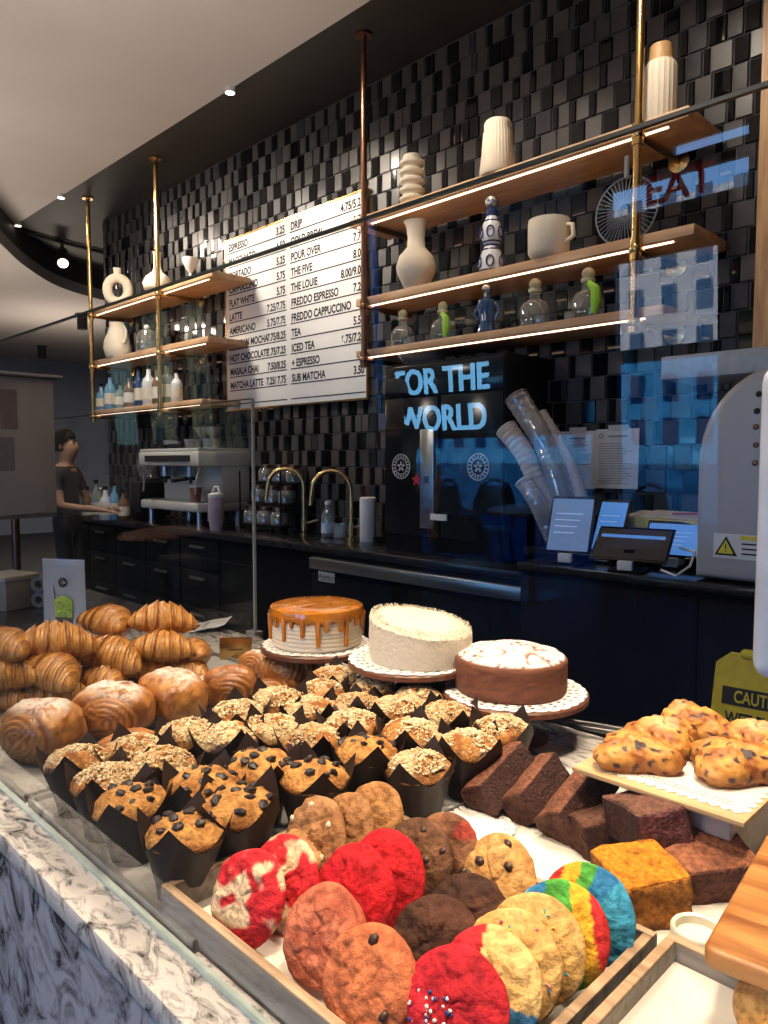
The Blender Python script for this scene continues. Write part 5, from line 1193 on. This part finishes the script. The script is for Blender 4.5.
# coconut cake
t = thing('coconut_cake', 'white round cake coated all over in shredded coconut', 'cake', (cc.x + .016, cc.y + .016, 1.034), rot=(0, 0, .3)); RK, HK = .120, .090
m_coco = mat('cream frosting', (.80, .72, .56), .8, var=.06, scale=60, bump=.8, bscale=140)
kf = lambda p, a: Vector((p.x * (1 + .012 * noise.noise(Vector((math.cos(a) * 3, math.sin(a) * 3, p.z * 40)))), p.y * (1 + .012 * noise.noise(Vector((math.cos(a) * 3, math.sin(a) * 3, p.z * 40)))), p.z + (-.17 * p.x * (p.z / HK) + .003 * noise.noise(p * 25)) if p.z > .01 else p.z))
MB().lathe([(RK, 0), (RK + .002, .02), (RK + .002, .05), (RK, .08), (RK - .006, HK - .006), (RK - .014, HK), (RK * .6, HK + .003), (RK * .3, HK + .003), (0, HK + .003)], 72, fn=kf).build('frosted_cake', m_coco, t)
b = MB(); rd = random.Random(3)
for k in range(7500):
    a = rd.uniform(0, 2 * PI)
    if rd.random() < .55: p = Vector((RK * math.cos(a), RK * math.sin(a), rd.uniform(.004, HK - .004)))
    else: q = RK * math.sqrt(rd.random()); p = Vector((q * math.cos(a), q * math.sin(a), HK + .001))
    p = kf(p, a); d = Vector((rd.gauss(0, 1), rd.gauss(0, 1), rd.gauss(0, 1))).normalized(); L_ = rd.uniform(.0016, .0038); u = d.orthogonal().normalized() * rd.uniform(.0005, .0009); v = d.cross(u)
    b.add([p - d * L_ + u, p - d * L_ - u, p + d * L_ - u, p + d * L_ + u, p + v * 1.2], [(0, 1, 2, 3), (0, 1, 4), (2, 3, 4)])
o = b.build('coconut_shreds', mat('coconut shreds', (.84, .77, .62), .7, var=.06), t, smooth=False); o['kind'] = 'stuff'
# sugar-dusted chocolate cake
t = thing('chocolate_cake', 'round chocolate cake with a cracked sugar-dusted top', 'cake', (ch.x - .008, ch.y - .002, .992)); RH, HH = .123, .078; vs = []; cs = []; n = 96
pr = [(RH - .003, 0), (RH, .004)] + [(RH + .001, .004 + .066 * i / 10) for i in range(1, 11)] + [(RH - .003, HH - .003), (RH - .010, HH + .001)] + [((RH - .010) * (1 - i / 26), HH + .001 + .024 * (1 - (1 - i / 26) ** 2)) for i in range(1, 27)]
for j, (r, z) in enumerate(pr):
    for k in range(n):
        a = 2 * PI * k / n; p = Vector((r * math.cos(a), r * math.sin(a), z)); top = j > 12
        q = p * 16; cr = abs(noise.noise(q * 1.2 + Vector((7, 1, 3)))); d = 0
        if top: d = .004 * fbm(q, 3) - .006 * math.exp(-(cr / .05) ** 2) * ss(RH, RH * .8, r); p = Vector((p.x, p.y, p.z + d))
        c = mixc((.21, .078, .04), (.14, .05, .027), ss(-.4, .4, fbm(Vector((math.cos(a) * 3, math.sin(a) * 3, z * 160)), 3)))
        if top:
            dust = ss(-.28, .25, fbm(p * 70, 4) + .34 + .5 * noise.noise(p * 14)) * ss(.0, .09, cr); c = mixc(mixc(c, (.20, .075, .04), .6), (.86, .80, .76), .93 * dust)
        vs.append(p); cs.append(c)
b = MB(); b.add(vs, [(j * n + k, j * n + (k + 1) % n, (j + 1) * n + (k + 1) % n, (j + 1) * n + k) for j in range(len(pr) - 1) for k in range(n)], 0, cs)
b.build('cake_body', vmat('chocolate cake crumb', .75, .5, 220, .3, .12, 150), t, colors=True, angle=50)
# ---------------------------------------------------------------- scones on the raised board
BZ = 1.0; s0 = az(578, 763, BZ); s1 = az(741, 826, BZ)
t = thing('scone_board', 'thin pale wooden board raised on a white riser, carrying the scones', 'board', (s0.x, s0.y - .02, DZ)); bw = s1.x - s0.x
MB().box(0, bw, 0, .34, BZ - DZ - .008, BZ - DZ, bevel=.002).build('board', wood_mat('pale plywood', (.46, .30, .14), (.62, .43, .22), 7, .55, axis=0), t)
MB().box(.10, bw - .03, .035, .30, 0, BZ - DZ - .008, bevel=.004).build('riser', mat('cream riser', (.55, .50, .42), .6), t)
b = MB(); rr = random.Random(2); pts = [(.035, .025), (bw - .012, .03), (bw - .012, .33), (.03, .33)]
def scal(x0, y0, x1, y1, amp):
    n = 14; out = []
    for k in range(n * 4):
        u = k / (n * 4); nx, ny = (y1 - y0), -(x1 - x0); l = math.hypot(nx, ny); s = amp * abs(math.sin(PI * n * u)); out.append((x0 + (x1 - x0) * u + nx / l * s, y0 + (y1 - y0) * u + ny / l * s))
    return out
poly = []
for i in range(4): poly += scal(*pts[i], *pts[(i + 1) % 4], .010)
b.prism(poly, 0, .0012)
o = tag(b.build('lace_paper', mat('cream lace paper', (.74, .68, .60), .8, var=.08, scale=30), loc=(s0.x, s0.y - .02, BZ), smooth=False), 'scalloped white lace paper lying under the scones', 'lace paper')
hb = MB()
for k in range(26): 
    for off in (.012, .022): hb.lathe([(.0022, 0), (0, .0002)], 8, M=T(.05 + k * (bw - .08) / 26, .03 + off, .0014), cap=False)
hb.build('punched_pattern', mat('brown shadow dots', (.30, .22, .15), .9), o, smooth=False)
def scone(seed):
    n = 96; rings = 32; vs = []; cs = []
    for j in range(rings + 1):
        u = j / rings
        for k in range(n):
            a = 2 * PI * k / n; tri = .066 * (1 + .22 * math.cos(3 * a)); 
            if u < .7: t_ = u / .7; rr = tri * math.sin(t_ * PI / 2); z = .038 * math.cos(t_ * PI / 2) ** .8 + .012
            else: t_ = (u - .7) / .3; rr = tri * (1 - .16 * t_); z = .012 * (1 - t_)
            p = Vector((rr * math.cos(a), rr * math.sin(a) * .82, z)); q = p * 18 + Vector((seed * 9, 0, 0)); d = .0045 * fbm(q * 1.3, 3) + .0045 * fbm(q * 4, 3); cr = abs(noise.noise(q * 1.6)); d -= .0025 * math.exp(-(cr / .05) ** 2)
            p = p + Vector((p.x, p.y, p.z)).normalized() * d * (z > .002); vs.append(p)
            c = mixc((.62, .29, .06), (.34, .11, .02), ss(-.35, .4, fbm(q * 1.6, 3))); c = mixc(c, (.30, .10, .02), .5 * ss(.03, .0, z)); c = mixc(c, (.80, .62, .36), .6 * ss(.038, .055, z) * ss(-.1, .3, noise.noise(q * .7)))
            c = mixc(c, (.04, .02, .025), ss(.36, .42, noise.noise(q * 4.6 + Vector((8, 2, 1))))); cs.append(c)
    fs = [(j * n + k, (j + 1) * n + k, (j + 1) * n + (k + 1) % n, j * n + (k + 1) % n) for j in range(rings) for k in range(n)]
    b = MB(); b.add(vs, fs, 0, cs); return b
SC = [scone(i).build('scone', vmat('scone crust', .5, .6, 150, .45, .2, 80, bdist=.003), colors=True, angle=0) for i in (1, 2, 3)]; su = [False] * 3
for i, (px, py, rz, sc, lab) in enumerate(((634, 758, .2, 1.0, 'bright golden scone nearest the dark loaf slices, at the board corner'), (664, 742, 1.4, 1.0, 'berry scone in the middle of the left trio'), (690, 727, 2.2, 1.05, 'scone at the back of the board with a pale floury top'),
        (734, 769, .5, 1.08, 'scone at the front right of the board, dotted with dark berries'), (757, 744, 1.2, .95, 'pale topped scone behind the berry dotted one'), (790, 752, 2.0, 1.0, 'scone cut off by the right picture edge'))):
    put_mesh(SC, su, i % 3, az(px, py, BZ + .012) - Vector((0, 0, .0108)), (0, 0, rz), lab, 'scone', 'scones on the raised board', sc)
# ---------------------------------------------------------------- cutting board, ramekin and small things
a_ = az(702, 946, BZ); b1 = az(769, 829, BZ); dirY = (b1 - a_); ang = math.atan2(dirY.x, dirY.y)
t = thing('cutting_board', 'thick orange-brown striped wooden board at the right edge', 'board', (a_.x, a_.y, DZ), rot=(0, 0, -ang))
pts = [];
for cx, cy, q in ((.012, .012, PI), (.42, .012, 1.5 * PI), (.42, .38, 0), (.012, .38, .5 * PI)):
    for k in range(6): pts.append((cx + .012 * math.cos(q + k * PI / 10), cy + .012 * math.sin(q + k * PI / 10)))
bm = bmesh.new(); vv = [bm.verts.new((x, y, BZ - DZ - .022)) for x, y in pts]; f0_ = bm.faces.new(vv); e_ = bmesh.ops.extrude_face_region(bm, geom=[f0_]); bmesh.ops.translate(bm, vec=(0, 0, .022), verts=[v for v in e_['geom'] if isinstance(v, bmesh.types.BMVert)]); bmesh.ops.recalc_face_normals(bm, faces=bm.faces[:])
bmesh.ops.bevel(bm, geom=[e for e in bm.edges if abs(e.verts[0].co.z - e.verts[1].co.z) < 1e-5], offset=.005, segments=3, profile=.5, affect='EDGES')
MB().bm(bm).build('board', wood_mat('striped acacia', (.24, .075, .016), (.56, .26, .075), 5, .35, axis=0, stretch=7), t)
MB().box(.08, .36, .08, .32, 0, BZ - DZ - .0225, bevel=.004).build('riser', mat('cream riser', (.55, .50, .42), .6), t)
rm = az(694, 938, DZ + .03)
tag(MB().lathe([(.024, 0), (.030, .004), (.033, .035), (.031, .038), (.027, .036), (.026, .026), (0, .025)], 32).build('ramekin', mat('cream glazed ceramic', (.78, .74, .60), .3), loc=(rm.x, rm.y + .012, DZ + .0005)), 'small cream ramekin tucked beside the corner of the cutting board', 'ramekin')
tg = az(590, 735, DZ); t = thing('serving_tongs', 'dark grey tongs lying behind the loaf slices', 'tongs', (tg.x, tg.y, DZ + .012), rot=(0, 0, .35))
for s in (-1, 1): MB().tube([(-.12, s * .004, .012), (.0, s * .016, .008), (.09, s * .012, .004), (.12, s * .006, .004)], [.006, .005, .008, .006], 8).build('arm', mat('dark grey metal', (.10, .10, .10), .35, metal=.7), t)
# menu card, newspaper, brass plaque
k0 = az(66, 650, DZ); t = thing('menu_card', 'upright acrylic sign with a green iced drink, behind the croissants', 'sign', (k0.x, k0.y, DZ), rot=(0, 0, .55)); cw, chh = .078, .30
d_ = math.hypot(k0.x, k0.y); 
MB().box(-cw, cw, -.002, .002, 0, chh).build('card', m_paper, t, smooth=False)
MB().box(-cw - .004, cw + .004, -.006, -.0025, 0, chh + .004).build('acrylic_sleeve', m_glass, t, smooth=False)
MB().box(-cw - .01, cw + .01, -.05, .05, -.0005, .006).build('foot', m_cup, t, smooth=False)
pr_ = MB(); Mx = T(0, -.003, 0, PI / 2); zc = chh - .075
pr_.lathe([(.011, 0), (.011, .0008), (.016, .0008), (.016, 0)], 28, M=T(0, -.0063, zc, PI / 2), cap=False); text_mesh(pr_, 'C', .024, T(0, -.0066, zc - .008, PI / 2), 0, 'CENTER', offset=.0008)
pr_.add([(-.030, -.0065, .16), (-.026, -.0065, .16), (-.034, -.0065, .21), (-.037, -.0065, .21)], [(0, 1, 2, 3)], 0)
pr_.add([(-.027, -.0066, .06), (.024, -.0066, .06), (.032, -.0066, .11), (-.032, -.0066, .11)], [(0, 1, 2, 3)], 2); pr_.add([(-.032, -.0066, .11), (.032, -.0066, .11), (.035, -.0066, .165), (.01, -.0066, .182), (-.02, -.0066, .178), (-.034, -.0066, .165)], [(0, 1, 2, 3, 4, 5)], 1)
pr_.build('printed_drink', [m_ink, mat('lime green print', (.34, .48, .06), .6, var=.5, scale=90), mat('brown print', (.10, .08, .07), .6)], t, smooth=False)
nw = az(199, 628, DZ); b = MB(); vs = []
for j in range(9):
    for i in range(13): u, v = i / 12 - .5, j / 8 - .5; vs.append((u * .22, v * .16, .004 + .03 * max(0, u) ** 2 * 4 + .006 * math.sin(u * 9) + .012 * max(0, -u * 2) ** 2))
b.add(vs, [(j * 13 + i, j * 13 + i + 1, (j + 1) * 13 + i + 1, (j + 1) * 13 + i) for j in range(8) for i in range(12)])
o = tag(b.build('folded_newspaper', mat('newsprint', (.62, .62, .60), .85, var=.12, scale=70), loc=(nw.x, nw.y, DZ + .001), rot=(0, 0, .8)), 'folded pale newspaper lying on the marble behind the croissants', 'newspaper')
nb = MB(); nb.box(-.045, .005, -.03, .01, .0085, .0095)
for k in range(5): nb.box(.02, .08, -.05 + k * .02, -.044 + k * .02, .0125, .013)
nb.build('print', mat('newspaper ink', (.12, .12, .12), .9), o, smooth=False)
bq = az(236, 661, DZ); t = thing('brass_plaque', 'small brass plaque standing on the marble behind the chocolate roll', 'plaque', (bq.x, bq.y, DZ), rot=(0, 0, .85))
MB().box(-.05, .05, -.003, .003, .0, .075, bevel=.002).build('plate', m_brass, t); MB().box(-.05, .05, -.003, .03, 0, .004).build('foot', m_brass, t, smooth=False)
MB().box(-.022, .022, -.0036, -.003, .034, .040).build('engraving', m_bronze, t, smooth=False)
# side counter clutter
q = az(10, 607, DZ); t = thing('napkin_box', 'small beige box with a white lid at the left edge', 'box', (q.x, q.y, DZ), rot=(0, 0, .3)); MB().box(-.09, .09, -.08, .08, 0, .12, bevel=.006).build('body', mat('beige card', (.36, .30, .25), .7), t); MB().box(-.095, .095, -.085, .085, .12, .145, bevel=.008).build('lid', mat('off white card', (.5, .46, .40), .7), t)
for k, (py, lab) in enumerate(((594, 'lower grey paper roll beside the menu card'), (579, 'upper grey paper roll beside the menu card'))):
    q = az(44, 606, DZ); t = thing('paper_roll', lab, 'roll', (q.x, q.y, DZ + .034 + k * .066), rot=(PI / 2, 0, .7), group='grey paper rolls'); MB().lathe([(.016, -.04), (.033, -.04), (.033, .04), (.016, .04), (.016, -.04)], 26, cap=False).build('roll', mat('grey paper', (.20, .21, .22), .7), t)
q = az(4, 545, DZ)
# payment terminal clipped to the near side of the glass
t = thing('payment_tablet', 'white tablet stand seen edge-on at the far right, close to the viewer', 'payment tablet', (-.128, .395, 1.392))
MB().box(0, .22, -.012, .012, .0, .155, bevel=.009, seg=4).build('shell', mat('glossy white plastic', (.80, .80, .82), .3), t)
MB().box(.03, .2, -.0135, -.012, .015, .14).build('screen', m_bez, t, smooth=False)
MB().tube([(.11, .0, .04), (.11, .03, -.1), (.11, .025, -.49)], [.015, .015, .018], 14).build('post', mat('glossy white plastic', (.80, .80, .82), .3), t); MB().lathe([(.028, -.511), (.028, -.50), (.02, -.49)], 24, M=T(.11, .022, 0)).build('base', m_wpl, t)
# ================================================================ PEOPLE
m_skin = mat('warm skin', (.40, .22, .14), .55, var=.08, scale=20)
m_shirt = mat('black cotton', (.014, .014, .016), .85, var=.2, scale=40)
m_trous = mat('dark trousers', (.02, .02, .024), .85, var=.2, scale=40)
m_shoe = mat('dark shoes', (.012, .012, .012), .5)
m_hair = mat('black hair', (.004, .0035, .003), .7, var=.3, scale=90, spec=.1)
def figure(name, label, loc, rz, arms, cap=None, stride=.0, sc=1.0):
    """arms: {side: (elbow, wrist, hand_dir)} in body space, facing +Y, ground at z=0"""
    V = []; E_ = []; R = []; Mt = []
    def v(p, r, m, par=None):
        V.append(Vector(p)); R.append(r if isinstance(r, tuple) else (r, r)); Mt.append(m); i = len(V) - 1
        if par is not None: E_.append((par, i))
        return i
    pel = v((0, 0, .96), (.15, .11), 2); wst = v((0, 0, 1.10), (.135, .10), 1, pel); chs = v((0, .0, 1.27), (.155, .11), 1, wst); sho = v((0, -.01, 1.40), (.13, .085), 1, chs)
    nk = v((0, .0, 1.475), .056, 0, sho); jaw = v((0, .03, 1.56), .076, 0, nk); hd = v((0, .012, 1.635), .100, 0, jaw); cr = v((0, .0, 1.705), .080, 0, hd)
    ns = v((0, .118, 1.615), .011, 0, hd)
    for s in (-1, 1):
        hip = v((s * .09, 0, .90), .085, 2, pel); kn = v((s * .10, .03 + s * stride, .50), .058, 2, hip); an = v((s * .10, -.01 + s * stride * 1.6, .10), .042, 2, kn); to = v((s * .11, .14 + s * stride * 1.6, .035), .036, 3, an)
        sh = v((s * .185, -.01, 1.385), .058, 1, sho); el, wr, hdv = arms[s]; mid = Vector((s * .185, -.01, 1.385)).lerp(Vector(el), .55)
        um = v(mid, .048, 1, sh); e1 = v(el, .04, 0, um); w1 = v(wr, .027, 0, e1); hv = Vector(hdv).normalized(); pm = v(Vector(wr) + hv * .06, (.036, .018), 0, w1)
        side = hv.cross(Vector((0, 0, 1)));  side = side.normalized() if side.length > .1 else Vector((1, 0, 0))
        for k, (o_, ln) in enumerate(((-.027, .065), (-.009, .078), (.009, .074), (.027, .058))):
            f1 = v(Vector(wr) + hv * .095 + side * o_, .0095, 0, pm); f2 = v(Vector(wr) + hv * (.095 + ln * .6) + side * o_ * 1.1 + Vector((0, 0, -.008)), .0085, 0, f1); v(Vector(wr) + hv * (.095 + ln) + side * o_ * 1.1 + Vector((0, 0, -.026)), .0075, 0, f2)
        t1 = v(Vector(wr) + hv * .05 - side * s * .042, .011, 0, w1); v(Vector(wr) + hv * .085 - side * s * .055 + Vector((0, 0, -.012)), .009, 0, t1)
    me = bpy.data.meshes.new('t'); me.from_pydata([x[:] for x in V], E_, []); o = bpy.data.objects.new('t', me); C.objects.link(o)
    mod = o.modifiers.new('s', 'SKIN'); mod.use_smooth_shade = True
    for i, sv in enumerate(me.skin_vertices[0].data): sv.radius = R[i]; sv.use_root = (i == 0)
    sb = o.modifiers.new('u', 'SUBSURF'); sb.levels = 2; sb.render_levels = 2
    dg = bpy.context.evaluated_depsgraph_get(); dg.update(); m2 = bpy.data.meshes.new_from_object(o.evaluated_get(dg)); bpy.data.objects.remove(o)
    m2.name = name; m2.materials.clear()
    for m in (m_skin, m_shirt, m_trous, m_shoe): m2.materials.append(m)
    segs = [(V[a], V[b], Mt[b]) for a, b in E_]
    for p in m2.polygons:
        best = 9; bm_ = 1
        for a, b, mm in segs:
            ab = b - a; tt = max(0, min(1, (p.center - a).dot(ab) / max(1e-9, ab.length_squared))); dd = (p.center - (a + ab * tt)).length
            if dd < best: best = dd; bm_ = mm
        if p.center.z > 1.43 and abs(p.center.x) < .12: bm_ = 0 if p.center.z > 1.455 else 1
        p.material_index = bm_; p.use_smooth = True
    t = bpy.data.objects.new(name, m2); C.objects.link(t); t.location = loc; t.rotation_euler = (0, 0, rz); t.scale = (sc,) * 3; tag(t, label, 'person')
    hb = MB()
    def hairfn(p, a): return p
    bm = bmesh.new(); bmesh.ops.create_icosphere(bm, subdivisions=4, radius=1)
    for vv in bm.verts:
        q = vv.co; k = 1 + .05 * noise.noise(q * 5)
        vv.co = Vector((q.x * .094 * k, q.y * .110 * k - .006, q.z * .118 * k + 1.665))
    kill = [vv for vv in bm.verts if (vv.co.y > .07 and vv.co.z < 1.70) or (vv.co.z < 1.575) or (vv.co.y > .03 and vv.co.z < 1.655)]
    bmesh.ops.delete(bm, geom=kill, context='VERTS'); hb.bm(bm).build('hair', m_hair, t, angle=0)
    for s in (-1, 1):
        MB().ball((s * .032, .097, 1.648), .011, sub=2).build('eye', mat('dark eye', (.02, .015, .012), .2), t)
        MB().ball((s * .083, .0, 1.63), .022, (.45, .8, 1.4), 2).build('ear', m_skin, t)
        MB().tube([(s * .015, .108, 1.668), (s * .045, .095, 1.67)], .004, 6).build('eyebrow', m_hair, t)
    MB().tube([(-.022, .098, 1.582), (0, .106, 1.58), (.022, .098, 1.582)], .005, 6).build('mouth', mat('lips', (.30, .12, .10), .5), t)
    if cap:
        MB().lathe([(.098, 1.70), (.098, 1.735), (.085, 1.775), (.05, 1.80), (0, 1.805)], 24, fn=lambda p, a: Vector((p.x * .95, p.y * 1.12, p.z))).prism([(-.07, .07), (.07, .07), (.06, .17), (0, .19), (-.06, .17)], 1.705, 1.715).build('cap', cap, t)
    return t
# barista facing along the bar to the right, forearms over the worktop
pb = Vector((-6.56, 2.62, 0))
figure('person', 'person in a black t-shirt working at the bar behind the beige panel', pb, -PI / 4 - .1, {-1: ((-.27, .06, 1.13), (-.14, .30, 1.10), (.3, 1, -.1)), 1: ((.25, .08, 1.12), (.10, .33, 1.08), (-.2, 1, -.1))}, sc=1.0)
# customer standing by the street windows, seen as a dark mirror image in the glass
figure('person', 'dark dressed person in a pale cap standing by the street windows', (-3.62, -2.90, 0), -PI * .25 + .4, {-1: ((-.27, -.03, 1.10), (-.27, .08, .86), (0, .3, -1)), 1: ((.27, -.03, 1.10), (.27, .08, .86), (0, .3, -1))}, cap=mat('pale cap', (.6, .6, .6), .8), stride=.06)
# ---------------------------------------------------------------- street side of the room
def cafe_chair(loc, rz, label):
    t = thing('cafe_chair', label, 'chair', loc, rot=(0, 0, rz), group='blue chairs by the street window'); m = mat('blue bistro chair', (.03, .10, .22), .5)
    MB().lathe([(.20, .44), (.205, .455), (.195, .465), (0, .465)], 28).build('seat', m, t)
    b = MB(); b.tube([(-.19, -.13, .45), (-.20, -.19, .68), (-.13, -.22, .85), (0, -.23, .90), (.13, -.22, .85), (.20, -.19, .68), (.19, -.13, .45)], .015, 10); bk = b.build('backrest', m, t)
    w_ = MB(); w_.add([(-.18, -.19, .56), (.18, -.19, .56), (.19, -.20, .70), (.12, -.225, .84), (-.12, -.225, .84), (-.19, -.20, .70)], [(0, 1, 2, 5), (5, 2, 3, 4)]); w_.build('cane_panel', m, bk)
    for x in (-.15, .15):
        for y in (-.13, .13): MB().tube([(x, y, .45), (x * 1.25, y * 1.25, 0)], .014, 8).build('leg', m, t)
for (x, y, r, lab) in ((-2.7, -4.5, .3, 'blue bistro chair nearest the tall window'), (-4.15, -4.6, -.3, 'blue bistro chair beside the round table'), (-4.75, -4.5, .2, 'blue bistro chair behind the standing person'), (-3.3, -3.3, 2.9, 'blue bistro chair facing the street')): cafe_chair((x, y, 0), r, lab)
def round_table(loc, label, h=.74, r=.35, m=None):
    t = thing('round_table', label, 'table', loc); m = m or mat('dark table metal', (.03, .03, .03), .4)
    MB().lathe([(r - .01, h - .025), (r, h - .015), (r - .006, h), (0, h)], 36).build('tabletop', wood_mat('red brown table top', (.22, .08, .04), (.34, .14, .07), 5, .3), t); MB().tube([(0, 0, .02), (0, 0, h - .02)], .03, 12).build('column', m, t); MB().lathe([(.22, 0), (.22, .012), (.03, .03)], 28).build('base', m, t)
round_table((-3.42, -4.2, 0), 'small round table between the blue chairs by the street window'); round_table((-5.4, -2.0, 0), 'round red-brown table in the middle of the seating area')
m_neon = mat('blue neon', (.3, .7, 1), .4, emit=(.20, .58, 1.0), estr=9)
t = thing('neon_sign', 'blue neon window sign of two rows of block letters', 'neon sign', (-4.92, FY + .1, 1.24)); b = MB()
text_mesh(b, 'FOR THE', .36, T(0, 0, .52, PI / 2), 0, 'CENTER', offset=.006, extrude=.01, sx=.86); text_mesh(b, 'WORLD', .36, T(0, 0, .14, PI / 2), 0, 'CENTER', offset=.006, extrude=.01, sx=.86); b.build('letters', m_neon, t, smooth=False)
bk = MB(); bk.box(-.72, .72, .012, .02, .05, .06); bk.box(-.72, .72, .012, .02, .86, .87); bk.box(-.72, -.71, .012, .02, -.0, .95); bk.box(.71, .72, .012, .02, 0, .95); bk.build('frame', m_black, t, smooth=False)
t = thing('red_window_letters', 'red block letters fixed across the high street window', 'letters', (-2.5, FY + .05, 3.04)); b = MB(); text_mesh(b, 'EAT', .30, T(0, 0, .02, PI / 2), 0, 'CENTER', extrude=.01, offset=.004); b.build('letters', mat('red letters', (.40, .012, .03), .5, emit=(.5, .01, .03), estr=.5), t, smooth=False)
# ---------------------------------------------------------------- render look
S.view_settings.view_transform = 'Standard'; S.view_settings.look = 'None'; S.view_settings.exposure = 0.0
S.cycles.transparent_max_bounces = 24; S.cycles.max_bounces = 8; S.cycles.sample_clamp_indirect = 4
S.cycles.caustics_reflective = False; S.cycles.caustics_refractive = False
